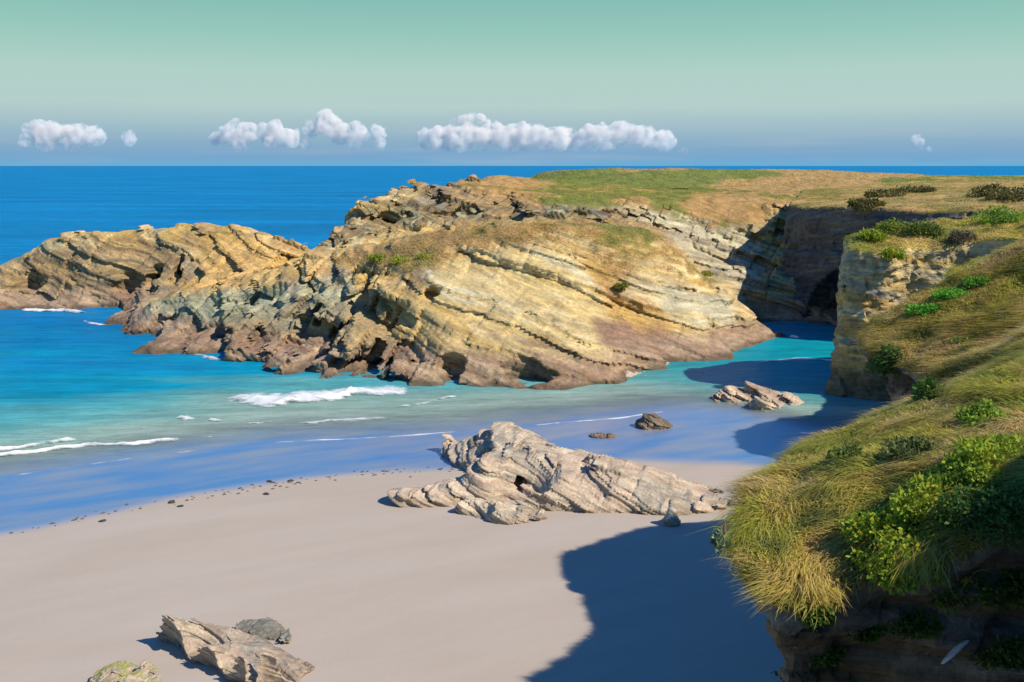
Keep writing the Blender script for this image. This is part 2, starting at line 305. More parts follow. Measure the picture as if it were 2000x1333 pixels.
def headland_colour(P, NR):
    px, py = project(P); wob = fbm(P, 3.0, 3, 40)
    Z = lambda poly, soft=16, wb=22: 1 - sstep(-soft, soft, polydist(px, py, poly) + wb * wob)
    c = rock_colour(P, NR, [GREY, TAN, OCHRE, CREAM, TAN, LICHEN], seed=1)
    def paint(poly, k, pal, seed):
        z = Z(poly); i = np.nonzero(z > .01)[0]; c[i] = mix(c[i], rock_colour(P[i], NR[i], pal, seed=seed), k * z[i])
    paint([(815, 510), (900, 490), (1130, 478), (1180, 560), (1300, 690), (1330, 720), (1200, 730), (1060, 660), (900, 640), (840, 570)], .92, [CREAM, PALE, CREAM, A(.62, .44, .17), CREAM, A(.55, .42, .22)], 2)
    paint([(1180, 560), (1300, 550), (1420, 590), (1440, 640), (1360, 640), (1240, 620)], .9, [PALE, CREAM, A(.50, .46, .32), PALE], 3)
    paint([(1125, 490), (1165, 500), (1230, 580), (1345, 640), (1300, 660), (1220, 650), (1165, 570)], .9, [OCHRE, ORANGE, TAN], 4)
    paint([(1160, 630), (1290, 645), (1460, 690), (1440, 712), (1260, 716), (1180, 690)], .95, [PURPLE, A(.30, .18, .12), PURPLE, TAN], 5)
    paint([(700, 560), (830, 560), (900, 640), (1000, 690), (860, 720), (740, 690)], .6, [OCHRE, A(.60, .42, .16), TAN, LICHEN], 11)
    paint([(230, 610), (420, 555), (560, 525), (680, 530), (740, 600), (600, 640), (440, 640), (300, 640)], .85, [LICHEN, A(.33, .37, .27), A(.42, .40, .24), GREY], 6)
    paint([(400, 480), (470, 450), (620, 490), (640, 530), (540, 560), (360, 575)], .85, [ORANGE, A(.66, .42, .16), OCHRE, TAN], 7)
    paint([(0, 520), (180, 470), (330, 480), (360, 570), (200, 600), (0, 590)], .8, [GREY, DARK, TAN, A(.20, .14, .08), OCHRE], 12)
    paint([(430, 620), (600, 590), (760, 580), (820, 690), (780, 760), (540, 745), (420, 700)], .55, [GREY, A(.20, .15, .10), TAN, DARK, OCHRE], 13)
    paint([(600, 480), (700, 415), (920, 345), (1130, 380), (1300, 430), (1180, 440), (1000, 430), (800, 450)], .9, [DARK, GREY, A(.14, .11, .07), TAN, DARK, LICHEN, A(.45, .36, .20)], 8)
    paint([(1200, 400), (1480, 450), (1500, 520), (1450, 590), (1340, 500)], .75, [TAN, LICHEN, PALE, GREY, CREAM], 9)
    # intertidal band: weed-stained purple brown
    tide = 1 - sstep(1.2, 2.8, P[:, 2] + .8 * fbm(P, 4, 3, 31)); c = mix(c, rock_colour(P, NR, [A(.36, .24, .16), PURPLE, A(.42, .30, .20), A(.30, .20, .14)], seed=10), .85 * tide)
    wet = 1 - sstep(.1, .5, P[:, 2] + .3 * fbm(P, 2, 3, 33)); c = mix(c, A(.09, .065, .04), .75 * wet)
    lf = sstep(.25, .6, fbm(P, 1.4, 4, 35)); c = mix(c, A(.20, .17, .11), .45 * lf)
    v = np.maximum(Z(DOME, 14, 16), Z(PLAT, 10, 8)) * sstep(.55, .8, NR[:, 2])
    gz = green_zone(P); soil = mix(np.tile(A(.46, .27, .10), (len(P), 1)), A(.19, .20, .04), sstep(-.05, .2, fbm(P, 7, 4, 37) - .2 + .5 * gz))
    c = mix(c, soil, v)
    return c, v
C, VEG = headland_colour(V, NR)
headland = tag(mesh_np('headland', V, [Q], C, M_HEAD, False), 'rocky headland of dipping tan and cream slabs topped with dry grass', kind='structure')
HEAD = (V, Q, NR, VEG)

# the low plateau behind it, out to the far shore
gx = np.linspace(-25, 150, 260); gy = np.linspace(156.5, 300, 200); GX, GY = np.meshgrid(gx, gy, indexing='ij')
GZ = hh(GX, GY); PP = np.stack([GX.ravel(), GY.ravel(), GZ.ravel()], 1).astype(np.float32); PP[:, 2] += .55 * fbm(PP * A(1, 1, 0), 7, 4, 70, .65); 
ii = np.arange(260 * 200).reshape(260, 200); PQ = np.stack([ii[:-1, :-1], ii[1:, :-1], ii[1:, 1:], ii[:-1, 1:]], -1).reshape(-1, 4)
PN = vnormals(PP, PQ)
pc = mix(np.tile(A(.46, .28, .10), (len(PP), 1)), A(.17, .20, .04), sstep(-.05, .2, fbm(PP * A(.5, .5, 0), 9, 4, 71) - .25 + .6 * green_zone(PP))); pc = mix(pc, TAN, 1 - sstep(.75, .92, PN[:, 2]))
tag(mesh_np('plateau', PP, [PQ], pc, M_HEAD), 'flat grassy plateau behind the headland', kind='structure')
PLATEAU = (PP, PQ, PN, sstep(.7, .9, PN[:, 2]) * sstep(2, 5, PP[:, 2]))

# ------------------------------------------------------------------ cliffs on the right
def cliff(name, poly, ctrl, lo, hi, v, prof, dispf, caves=(), c=1.5, top_noise=.25, rim=.35):
    T = rbf(ctrl, c); P2 = smooth_poly(poly, 2); pd, po = np.array(prof).T
    def base(X, Y, Z):
        x2 = X[:, :, 0] + 0 * Y[:, :, 0]; y2 = Y[:, :, 0] + 0 * X[:, :, 0]
        Pn = np.stack([x2.ravel(), y2.ravel(), 0 * x2.ravel()], 1).astype(np.float32)
        t = (T(x2, y2) + top_noise * fbm(Pn, 3.0, 3, 81).reshape(x2.shape))[:, :, None]
        dd = (polydist(x2, y2, P2) + rim * fbm(Pn, 3.0, 4, 83).reshape(x2.shape))[:, :, None]
        a = (Z - t) * .9; b = dd - np.interp(np.maximum(t - Z, 0), pd, po); k = .35
        h = np.clip(.5 + .5 * (a - b) / k, 0, 1); f = b + (a - b) * h + k * h * (1 - h)
        for (cx, cy, cz), (rx, ry, rz) in caves:
            e = (np.sqrt(((X - cx) / rx) ** 2 + ((Y - cy) / ry) ** 2 + ((Z - cz) / rz) ** 2) - 1) * min(rx, ry, rz); f = np.maximum(f, -e)
        return f
    def dp(P):
        t = T(P[:, 0], P[:, 1]); face = sstep(.25, 1.0, t - P[:, 2])
        return dispf(P) * (.12 + .88 * face) + .06 * fbm(P, .8, 2, 85)
    V, Q, NR = volume_mesh(lo, hi, v, base, dp)
    return V, Q, NR, T
VERT = [(0, 0), (1, .0), (6, .1), (10, .5), (13, 1.2)]
FAR = [(37, 96), (35.2, 101), (33.2, 107.5), (32.6, 112), (32.4, 118), (33.6, 123), (36, 128), (40, 140), (90, 140), (90, 92), (50, 90), (42, 91.5)]
FC = [(28.9, 118, 12.0), (30.5, 122, 12.6), (35, 101, 12.9), (32, 108, 12.5), (38, 95, 12.9), (37, 112, 13.1), (40, 130, 13.8), (36, 124, 13.0), (45, 100, 13.6), (60, 110, 14.6), (60, 92, 14.2), (88, 100, 15), (88, 138, 15.2), (60, 138, 15)]
Vf, Qf, Nf, Tf = cliff('far_cliff', FAR, FC, (26, 88, -1.2), (80, 142, 16.5), .24, [(0, 0), (1, .15), (4, 0), (8, .3), (13, .9)],
    lambda P: rock_disp(P, (.25, .12, 1), .30, .35, 1.2, 2.6, .25, 3), caves=[((35.2, 103.5, .4), (5.2, 7.0, 6.4)), ((32.0, 116.5, 0), (2.5, 2.2, 2.2))])
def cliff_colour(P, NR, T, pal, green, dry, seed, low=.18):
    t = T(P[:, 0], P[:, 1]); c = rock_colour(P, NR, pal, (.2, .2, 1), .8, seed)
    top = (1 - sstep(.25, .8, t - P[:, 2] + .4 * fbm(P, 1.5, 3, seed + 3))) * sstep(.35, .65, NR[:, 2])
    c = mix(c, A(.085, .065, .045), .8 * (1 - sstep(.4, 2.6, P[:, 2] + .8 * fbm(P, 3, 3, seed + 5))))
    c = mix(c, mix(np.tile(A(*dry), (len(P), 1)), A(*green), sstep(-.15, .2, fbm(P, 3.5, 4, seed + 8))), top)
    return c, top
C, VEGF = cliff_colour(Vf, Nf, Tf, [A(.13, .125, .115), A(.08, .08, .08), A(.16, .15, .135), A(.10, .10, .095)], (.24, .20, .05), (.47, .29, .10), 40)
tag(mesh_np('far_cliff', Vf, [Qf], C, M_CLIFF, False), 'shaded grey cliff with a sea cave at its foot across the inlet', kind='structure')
FARC = (Vf, Qf, Nf, VEGF)

MID = [(27.5, 46.5), (24.6, 51), (23.9, 55), (25.6, 58.5), (30, 61), (33.6, 64), (35, 68), (34.6, 72.2), (30, 72.4), (25.4, 72.9), (25.2, 76.5), (29, 80), (36, 82.5), (48, 83), (80, 80), (80, 40), (40, 42)]
MC = [(24.2, 54, 11.0), (27, 47.5, 11.4), (25.6, 58, 11.2), (30, 61, 11.9), (34, 66, 12.0), (34.6, 72, 11.8), (29.5, 72.6, 10.9), (25.6, 73.6, 11.0), (26, 76, 11.4), (30, 78, 12.2), (36, 80, 12.7), (30, 75, 12.0), (38, 72, 13.0), (34, 55, 13.2), (45, 60, 14.2), (45, 78, 14), (60, 60, 15.0), (78, 60, 15.5), (78, 78, 15.2), (78, 44, 15.5), (50, 45, 15)]
Vm, Qm, Nm, Tm = cliff('middle_cliff', MID, MC, (22, 42, -1.2), (70, 84.5, 16.5), .20, VERT, lambda P: rock_disp(P, (-.25, .1, 1), .30, .42, .8, 1.5, .2, 5), rim=1.3, top_noise=.5)
C, VEGM = cliff_colour(Vm, Nm, Tm, [TAN, OCHRE, CREAM, GREY, A(.50, .40, .22)], (.19, .22, .04), (.50, .36, .09), 50)
tag(mesh_np('middle_cliff', Vm, [Qm], C, M_CLIFF, False), 'ochre cliff topped with yellow and green grass beside the inlet', kind='structure')
MIDC = (Vm, Qm, Nm, VEGM)

NEAR = [(-4, -12), (-2.2, .2), (1.2, 1.0), (4, 2), (6.7, 4.5), (8.2, 7.5), (8.4, 9.8), (7.2, 11.5), (5.6, 11.5), (4.4, 12.0), (3.75, 11.7), (3.15, 12.0), (3.05, 12.9), (3.65, 14.4), (4.5, 16), (6.3, 18.5), (8.8, 20.8), (10.6, 22.4), (12.7, 23.9), (13.2, 26.0), (12.6, 28.5), (12.1, 31), (11.7, 33.0), (12.6, 35.2), (17, 36.0), (21, 37.2), (26, 39), (60, 42), (60, -12)]
NC = [(3.0, 12.1, 12.05), (3.6, 11.9, 11.95), (4.4, 11.9, 12.0), (5.4, 11.7, 12.4), (7.0, 11.9, 13.2), (8.5, 10.2, 14.4), (3.5, 14.2, 12.15), (4.6, 16, 12.1), (6.4, 18.5, 12.0), (9.0, 20.9, 11.9), (11, 22.4, 12.6), (4.8, 13.4, 12.5), (7, 15, 12.9), (9, 17, 13.4), (8, 13, 13.4), (10.5, 13.5, 14.4), (12, 18, 14.3), (14, 22.5, 13.8), (13.3, 25, 12.9), (15, 20, 15),
      (12.7, 28.5, 11.3), (12.3, 31, 11.1), (12.0, 33.2, 11.2), (13.0, 35, 11.9), (18, 36.4, 14.0), (21, 37.2, 15.0), (16, 33, 13.0), (15.5, 28, 12.4), (20, 33, 14.6), (20, 26, 14.2), (24, 36, 15.2), (9, 7, 17.2), (9, 3, 16.4), (10.4, 10.4, 17.1), (12, 9, 19.3), (12.5, 12, 17.5), (14, 13, 18.0), (14, 4, 19), (20, 12, 19), (28, 20, 16.5), (28, 38, 15.3), (0, 0, 15.2), (4, 0, 15.6), (0, -6, 15.6), (10, -5, 17)]  # includes an unseen hill and gully fill at right, shaped to throw shade
OVER = [(0, 0), (.35, .1), (.9, -.35), (1.7, -.7), (3, -.8), (6, -.6), (12, .2)]
def near_disp(P): return rock_disp(P, (.2, .35, 1), .20, .30, .5, .9, .14, 6)
NV = .13
Vn, Qn, Nn, Tn = cliff('near_cliff', NEAR, NC, (-4.5, -5, -1.0), (27, 41.5, 20.5), NV, OVER, near_disp, top_noise=.22, rim=.55)
C, VEGN = cliff_colour(Vn, Nn, Tn, [A(.16, .14, .11), A(.11, .095, .08), A(.22, .15, .08), A(.19, .18, .165), A(.28, .18, .06)], (.19, .20, .05), (.38, .30, .10), 60)
tag(mesh_np('near_cliff', Vn, [Qn], C, M_NEAR, False), 'near cliff edge with an undercut rock face below hanging grass', kind='structure')
NEARC = (Vn, Qn, Nn, VEGN)
print('land', len(V), len(Vf), len(Vm), len(Vn))

# ------------------------------------------------------------------ beach and sea
sw = np.array([atz(*p)[:2] for p in [(-400, 985), (0, 935), (250, 897), (500, 865), (700, 857), (850, 848), (1050, 830), (1200, 815), (1300, 803), (1390, 802), (1450, 808), (1520, 826), (1600, 850), (1690, 866)]])
we = np.array([atz(*p)[:2] for p in [(-400, 1130), (0, 1062), (180, 1025), (330, 993), (500, 965), (620, 948), (720, 936), (800, 932), (900, 925), (1100, 915), (1260, 917), (1400, 925), (1545, 932), (1690, 940)]])
def smooth_line(L_):
    xs = np.arange(-120, 120, .25); k = np.hanning(27); k /= k.sum(); yy = np.interp(xs, L_[:, 0], L_[:, 1]); yy = np.convolve(np.pad(yy, 13, 'edge'), k, 'valid')
    return lambda x: np.interp(x, xs, yy)
ys = smooth_line(sw); yw = smooth_line(we)
def beach_z(x, y):
    d = y - ys(x)
    dry = yw(x) - y
    z = np.where(d > 0, -.035 * d - .0009 * d * d, -.028 * d)
    z = np.where(dry > 0, .028 * (ys(x) - yw(x)) + .045 * dry, z)
    return np.maximum(z, -6)
bx = np.concatenate([np.linspace(-400, -70, 40)[:-1], np.linspace(-70, 60, 420), np.linspace(60, 300, 30)[1:]]); by = np.concatenate([np.linspace(-60, 24, 20)[:-1], np.linspace(24, 140, 400), np.linspace(140, 400, 40)[1:]])
BX, BY = np.meshgrid(bx, by, indexing='ij'); BZ = beach_z(BX, BY); BP = np.stack([BX.ravel(), BY.ravel(), BZ.ravel()], 1).astype(np.float32)
BP[:, 2] += .05 * fbm(BP * A(1, 1, 0), 6, 3, 90) * sstep(-2, 3, (yw(BP[:, 0]) - BP[:, 1]))
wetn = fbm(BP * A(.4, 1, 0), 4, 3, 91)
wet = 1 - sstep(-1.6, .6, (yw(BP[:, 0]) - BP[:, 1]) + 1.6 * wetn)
nbx, nby = len(bx), len(by); ii = np.arange(nbx * nby).reshape(nbx, nby); BQ = np.stack([ii[:-1, :-1], ii[1:, :-1], ii[1:, 1:], ii[:-1, 1:]], -1).reshape(-1, 4)
def sand_material():
    m, t = new_mat('sand'); lk = t.links.new; o = node(t, 'ShaderNodeOutputMaterial'); b = node(t, 'ShaderNodeBsdfPrincipled'); lk(b.outputs[0], o.inputs[0])
    tcx = node(t, 'ShaderNodeTexCoord'); wa = node(t, 'ShaderNodeAttribute', attribute_name='wet')
    mr_ = node(t, 'ShaderNodeMapping'); mr_.inputs['Rotation'].default_value = (0, 0, math.radians(-30)); lk(tcx.outputs['Object'], mr_.inputs[0]); mp = node(t, 'ShaderNodeMapping'); mp.inputs['Scale'].default_value = (.07, .25, 1); lk(mr_.outputs[0], mp.inputs[0])
    n1 = node(t, 'ShaderNodeTexNoise'); n1.inputs['Scale'].default_value = 1.4; n1.inputs['Detail'].default_value = 6; n1.inputs['Roughness'].default_value = .6; lk(mp.outputs[0], n1.inputs[0])
    c = node(t, 'ShaderNodeValToRGB'); c.color_ramp.elements[0].position = .3; c.color_ramp.elements[0].color = (.415, .34, .27, 1); c.color_ramp.elements[1].position = .72; c.color_ramp.elements[1].color = (.455, .385, .325, 1); lk(n1.outputs[0], c.inputs[0])
    n2 = node(t, 'ShaderNodeTexNoise'); n2.inputs['Scale'].default_value = 22; n2.inputs['Detail'].default_value = 4; lk(tcx.outputs['Object'], n2.inputs[0])
    r = node(t, 'ShaderNodeMapRange'); r.inputs[3].default_value = .9; r.inputs[4].default_value = 1.1; lk(n2.outputs[0], r.inputs[0]); vs = node(t, 'ShaderNodeVectorMath', op='SCALE'); lk(c.outputs[0], vs.inputs[0]); lk(r.outputs[0], vs.inputs['Scale'])
    n3 = node(t, 'ShaderNodeTexNoise'); n3.inputs['Scale'].default_value = 2.2; n3.inputs['Detail'].default_value = 4; lk(mp.outputs[0], n3.inputs[0])
    c3 = node(t, 'ShaderNodeValToRGB'); c3.color_ramp.elements[0].position = .35; c3.color_ramp.elements[0].color = (.06, .21, .48, 1); c3.color_ramp.elements[1].position = .66; c3.color_ramp.elements[1].color = (.26, .29, .37, 1); lk(n3.outputs[0], c3.inputs[0])  # wet sand: the sky's blue reflection is put into the base colour
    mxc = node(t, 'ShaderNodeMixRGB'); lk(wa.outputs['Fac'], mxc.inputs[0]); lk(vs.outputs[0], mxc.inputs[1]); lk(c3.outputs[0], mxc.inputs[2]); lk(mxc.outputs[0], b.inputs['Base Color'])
    b.inputs['Roughness'].default_value = .9; b.inputs['Specular IOR Level'].default_value = .1
    gl = node(t, 'ShaderNodeBsdfGlossy'); gl.inputs['Roughness'].default_value = .38; mg = node(t, 'ShaderNodeMixShader'); wf = node(t, 'ShaderNodeMath', op='MULTIPLY'); wf.inputs[1].default_value = .45
    lk(wa.outputs['Fac'], wf.inputs[0]); lk(wf.outputs[0], mg.inputs[0]); lk(b.outputs[0], mg.inputs[1]); lk(gl.outputs[0], mg.inputs[2]); lk(mg.outputs[0], o.inputs[0])
    bp = node(t, 'ShaderNodeBump'); bp.inputs['Strength'].default_value = .35; bp.inputs['Distance'].default_value = .02; lk(n2.outputs[0], bp.inputs['Height']); lk(bp.outputs[0], b.inputs['Normal'])
    return m
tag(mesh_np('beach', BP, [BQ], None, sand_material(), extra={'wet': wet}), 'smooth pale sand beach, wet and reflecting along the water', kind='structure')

# sea sheet: fine near the shore, out to the horizon
sx = np.concatenate([-np.geomspace(70, 60000, 30)[::-1], np.linspace(-69, 59, 360), np.geomspace(60, 60000, 30)]); sy = np.concatenate([np.linspace(40, 130, 330), np.geomspace(131, 90000, 60)])
SX, SY = np.meshgrid(sx, sy, indexing='ij'); SPt = np.stack([SX.ravel(), SY.ravel(), 0 * SX.ravel()], 1).astype(np.float32)
nearw = 1 - sstep(100, 260, SPt[:, 1]); depth = -beach_z(SPt[:, 0], SPt[:, 1])
def sea_z(P):
    nw = 1 - sstep(100, 260, P[:, 1]); dp = -beach_z(P[:, 0], P[:, 1]); P = P * A(1, 1, 0)
    z = .05 * fbm(P * A(.35, 1, 0), 2.2, 4, 95) * nw * sstep(0, 1, dp)
    return z + .07 * np.sin((P[:, 1] - ys(np.clip(P[:, 0], -90, 40))) * .42 + 1.5 * fbm(P * A(.2, .2, 0), 6, 2, 96)) * nw * sstep(.2, 1.5, dp)
SPt[:, 2] = sea_z(SPt)
keep_depth = depth + .03 * fbm(SPt * A(.3, 1, 0), 3, 3, 97)
ii = np.arange(len(sx) * len(sy)).reshape(len(sx), len(sy)); SQ = np.stack([ii[:-1, :-1], ii[1:, :-1], ii[1:, 1:], ii[:-1, 1:]], -1).reshape(-1, 4)
SQ = SQ[(keep_depth[SQ].max(1) > -.05)]
inl = sstep(6, 16, SPt[:, 0]) * sstep(70, 80, SPt[:, 1]) * (1 - sstep(140, 150, SPt[:, 1]))
def sea_material():
    m, t = new_mat('sea_water'); lk = t.links.new; o = node(t, 'ShaderNodeOutputMaterial'); b = node(t, 'ShaderNodeBsdfDiffuse'); gl = node(t, 'ShaderNodeBsdfGlossy'); gl.inputs['Roughness'].default_value = .25; wat = node(t, 'ShaderNodeMixShader')
    lk(b.outputs[0], wat.inputs[1]); lk(gl.outputs[0], wat.inputs[2])
    tcx = node(t, 'ShaderNodeTexCoord'); da = node(t, 'ShaderNodeAttribute', attribute_name='depth'); ia = node(t, 'ShaderNodeAttribute', attribute_name='inlet')
    mp = node(t, 'ShaderNodeMapping'); mp.inputs['Scale'].default_value = (.25, 1, 1); lk(tcx.outputs['Object'], mp.inputs[0])
    nd = node(t, 'ShaderNodeTexNoise'); nd.inputs['Scale'].default_value = .16; nd.inputs['Detail'].default_value = 5; lk(mp.outputs[0], nd.inputs[0])
    nm = node(t, 'ShaderNodeMapRange'); nm.inputs[1].default_value = .25; nm.inputs[2].default_value = .75; nm.inputs[3].default_value = -.55; nm.inputs[4].default_value = .55; lk(nd.outputs[0], nm.inputs[0])
    ad = node(t, 'ShaderNodeMath', op='MULTIPLY_ADD'); lk(da.outputs['Fac'], ad.inputs[0]); lk(nm.outputs[0], ad.inputs[1]); lk(da.outputs['Fac'], ad.inputs[2])
    dm = node(t, 'ShaderNodeMapRange'); dm.inputs[2].default_value = 6.0; lk(ad.outputs[0], dm.inputs[0])
    c = node(t, 'ShaderNodeValToRGB'); lk(dm.outputs[0], c.inputs[0])
    st = [(0, (.33, .38, .34)), (.06, (.27, .40, .33)), (.13, (.10, .36, .36)), (.25, (.0, .28, .41)), (.5, (.0, .22, .43)), (1, (.0, .185, .42))]
    while len(c.color_ramp.elements) < len(st): c.color_ramp.elements.new(.5)
    for e, (p, q) in zip(c.color_ramp.elements, st): e.position = p; e.color = (*q, 1)
    mi = node(t, 'ShaderNodeMixRGB'); mi.inputs[2].default_value = (.0, .28, .30, 1); sc_ = node(t, 'ShaderNodeMath', op='MULTIPLY'); sc_.inputs[1].default_value = .75; lk(ia.outputs['Fac'], sc_.inputs[0]); lk(sc_.outputs[0], mi.inputs[0]); lk(c.outputs[0], mi.inputs[1])
    gf = node(t, 'ShaderNodeMath', op='MULTIPLY_ADD'); gf.inputs[1].default_value = .08; gf.inputs[2].default_value = .10; lk(ia.outputs['Fac'], gf.inputs[0]); lk(gf.outputs[0], wat.inputs[0])
    # wind streaks
    mp2 = node(t, 'ShaderNodeMapping'); mp2.inputs['Scale'].default_value = (.26, 1, 1); lk(tcx.outputs['Object'], mp2.inputs[0])
    n2 = node(t, 'ShaderNodeTexNoise'); n2.inputs['Scale'].default_value = .6; n2.inputs['Detail'].default_value = 8; n2.inputs['Roughness'].default_value = .75; lk(mp2.outputs[0], n2.inputs[0])
    r2 = node(t, 'ShaderNodeMapRange'); r2.inputs[1].default_value = .3; r2.inputs[2].default_value = .7; r2.inputs[3].default_value = .64; r2.inputs[4].default_value = 1.28; lk(n2.outputs[0], r2.inputs[0])
    n4 = node(t, 'ShaderNodeTexNoise'); n4.inputs['Scale'].default_value = .03; n4.inputs['Detail'].default_value = 6; lk(mp2.outputs[0], n4.inputs[0])
    r4 = node(t, 'ShaderNodeMapRange'); r4.inputs[1].default_value = .3; r4.inputs[2].default_value = .7; r4.inputs[3].default_value = .76; r4.inputs[4].default_value = 1.2; lk(n4.outputs[0], r4.inputs[0])
    m4 = node(t, 'ShaderNodeMath', op='MULTIPLY'); lk(r2.outputs[0], m4.inputs[0]); lk(r4.outputs[0], m4.inputs[1])
    vs = node(t, 'ShaderNodeVectorMath', op='SCALE'); lk(mi.outputs[0], vs.inputs[0]); lk(m4.outputs[0], vs.inputs['Scale']); lk(vs.outputs[0], b.inputs['Color'])
    n3 = node(t, 'ShaderNodeTexNoise'); n3.inputs['Scale'].default_value = 1.1; n3.inputs['Detail'].default_value = 5; n3.inputs['Roughness'].default_value = .6; lk(mp.outputs[0], n3.inputs[0])
    bp = node(t, 'ShaderNodeBump'); bp.inputs['Strength'].default_value = .9; bp.inputs['Distance'].default_value = .5; lk(n3.outputs[0], bp.inputs['Height']); lk(bp.outputs[0], b.inputs['Normal']); lk(bp.outputs[0], gl.inputs['Normal'])
    # clear where it is a hand deep
    tr = node(t, 'ShaderNodeBsdfTransparent'); mxs = node(t, 'ShaderNodeMixShader'); al = node(t, 'ShaderNodeMapRange'); al.inputs[1].default_value = -.02; al.inputs[2].default_value = .30; al.inputs[3].default_value = .0; lk(da.outputs['Fac'], al.inputs[0])
    lk(al.outputs[0], mxs.inputs[0]); lk(tr.outputs[0], mxs.inputs[1]); lk(wat.outputs[0], mxs.inputs[2]); lk(mxs.outputs[0], o.inputs[0])
    return m
tag(mesh_np('sea', SPt, [SQ], None, sea_material(), extra={'depth': keep_depth, 'inlet': inl}), 'turquoise to deep blue sea reaching the horizon', kind='structure')
# ------------------------------------------------------------------ rocks on the beach
def gp(px, py, h=0.0):
    z = 0.3
    for _ in range(6): x, y, _z = atz(px, py, z + h); z = max(float(beach_z(np.array(x), np.array(y))), -.4)
    return (x, y, z + h)
BROWN, SANDR, GREYR, PINKR = A(.34, .23, .15), A(.56, .45, .32), A(.30, .27, .22), A(.50, .37, .27)
def beach_rock(name, foot, tops, v, disp, pal, label, cat='rock', prof=((0, 0), (.5, .05), (3, .25)), seed=0, caves=(), group=None, weed=None, dip=(.4, -.1, 1), c=.5, mat=None):
    fp = [gp(*p) for p in foot]; tp = [gp(*p) for p in tops]
    poly = smooth_poly([p[:2] for p in fp], 2); T = rbf([(p[0], p[1], p[2] + .12) for p in fp] + tp, c)
    allp = np.array(fp + tp); m = .8; lo = allp.min(0) - m; hi = allp.max(0) + m; lo[2] = min(p[2] for p in fp) - .5
    pd, po = np.array(prof).T
    cv = [(gp(*a), b) for a, b in caves]
    def base(X, Y, Z):
        x2 = X[:, :, 0] + 0 * Y[:, :, 0]; y2 = Y[:, :, 0] + 0 * X[:, :, 0]; t = T(x2, y2)[:, :, None]; dd = polydist(x2, y2, poly)[:, :, None]
        a = (Z - t) * .85; b = dd - np.interp(np.maximum(t - Z, 0), pd, po); k = .08
        h = np.clip(.5 + .5 * (a - b) / k, 0, 1); f = b + (a - b) * h + k * h * (1 - h)
        for (cx, cy, cz), (rx, ry, rz) in cv:
            e = (np.sqrt(((X - cx) / rx) ** 2 + ((Y - cy) / ry) ** 2 + ((Z - cz) / rz) ** 2) - 1) * min(rx, ry, rz); f = np.maximum(f, -e)
        return f
    V, Q, NR = volume_mesh(lo, hi, v, base, lambda P: rock_disp(P, dip, seed=seed, **disp), band=.8)
    lb = np.arange(len(V)); E = np.concatenate([Q[:, [0, 1]], Q[:, [1, 2]], Q[:, [2, 3]], Q[:, [3, 0]]])
    for _ in range(400):
        m_ = np.minimum(lb[E[:, 0]], lb[E[:, 1]]); l2 = lb.copy(); np.minimum.at(l2, E[:, 0], m_); np.minimum.at(l2, E[:, 1], m_); l2 = l2[l2]
        if (l2 == lb).all(): break
        lb = l2
    big_lb = np.bincount(lb).argmax(); Q = Q[lb[Q[:, 0]] == big_lb]; used = lb == big_lb; mp_ = np.cumsum(used) - 1; V = V[used]; NR = NR[used]; Q = mp_[Q].astype(np.int32)
    C = rock_colour(V, NR, pal, dip, disp['th'] * .8, seed)
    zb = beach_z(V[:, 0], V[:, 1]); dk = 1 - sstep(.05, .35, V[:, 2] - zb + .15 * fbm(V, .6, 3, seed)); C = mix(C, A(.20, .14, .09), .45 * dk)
    if weed: C = mix(C, A(*weed), .7 * sstep(-.05, .25, fbm(V, .35, 3, seed + 5)) * sstep(.3, .7, NR[:, 2]))
    o = tag(mesh_np(name, V, [Q], C, mat or M_BEACHROCK, False), label, cat, group); return o
big = dict(amp=.26, block=.20, th=.5, bs=1.7, grain=.06)
beach_rock('rock_outcrop', [(765, 986), (840, 989), (925, 986), (1000, 995), (1100, 1000), (1200, 1002), (1300, 1006), (1400, 1003), (1440, 985), (1420, 965), (1330, 945), (1250, 925), (1180, 905), (1100, 890), (1050, 872), (980, 868), (900, 880), (855, 886), (890, 905), (930, 930), (905, 950), (850, 962), (790, 972)],
    [(870, 858, .7), (930, 846, 1.4), (990, 834, 1.8), (1040, 844, 1.7), (1050, 865, 1.5), (960, 870, 1.5), (940, 900, 1.5), (1000, 900, 1.7), (945, 930, 1.3), (1060, 905, 1.6), (1140, 885, 1.3), (1180, 898, 1.2), (1250, 918, 1.0), (1290, 935, .9), (1300, 955, .8), (1400, 975, .35), (1350, 965, .55), (870, 955, .7), (905, 950, .8), (800, 970, .4), (1000, 950, 1.2), (1100, 950, 1.1), (1200, 965, .8), (960, 960, 1.0)],
    .07, big, [BROWN, SANDR, PINKR, SANDR, GREYR, SANDR], 'large layered tan rock outcrop in the middle of the beach', seed=12, caves=[((1306, 985, .3), (.14, 1.2, .7)), ((1015, 945, .6), (.3, .9, .6)), ((945, 890, .9), (.8, .5, .35))])
small = dict(amp=.11, block=.09, th=.22, bs=.7, grain=.04)
beach_rock('rock_slab', [(888, 1000), (905, 1006), (950, 1018), (985, 1026), (1040, 1021), (1080, 1012), (1030, 1000), (960, 990), (905, 990)], [(900, 986, .45), (950, 986, .5), (1000, 1000, .35), (1060, 1010, .12), (960, 1003, .4)], .05, small, [GREYR, SANDR, SANDR, PINKR], 'low pale slab lying in front of the large rock outcrop', seed=13)
beach_rock('grey_boulder', [(1293, 1026), (1312, 1030), (1328, 1027), (1328, 1014), (1298, 1013)], [(1302, 1012, .4), (1320, 1011, .42)], .04, dict(amp=.06, block=.05, th=.22, bs=.6, grain=.03), [GREYR, A(.42, .40, .33), GREYR], 'small grey boulder at the foot of the outcrop by the dark crevice', seed=14)
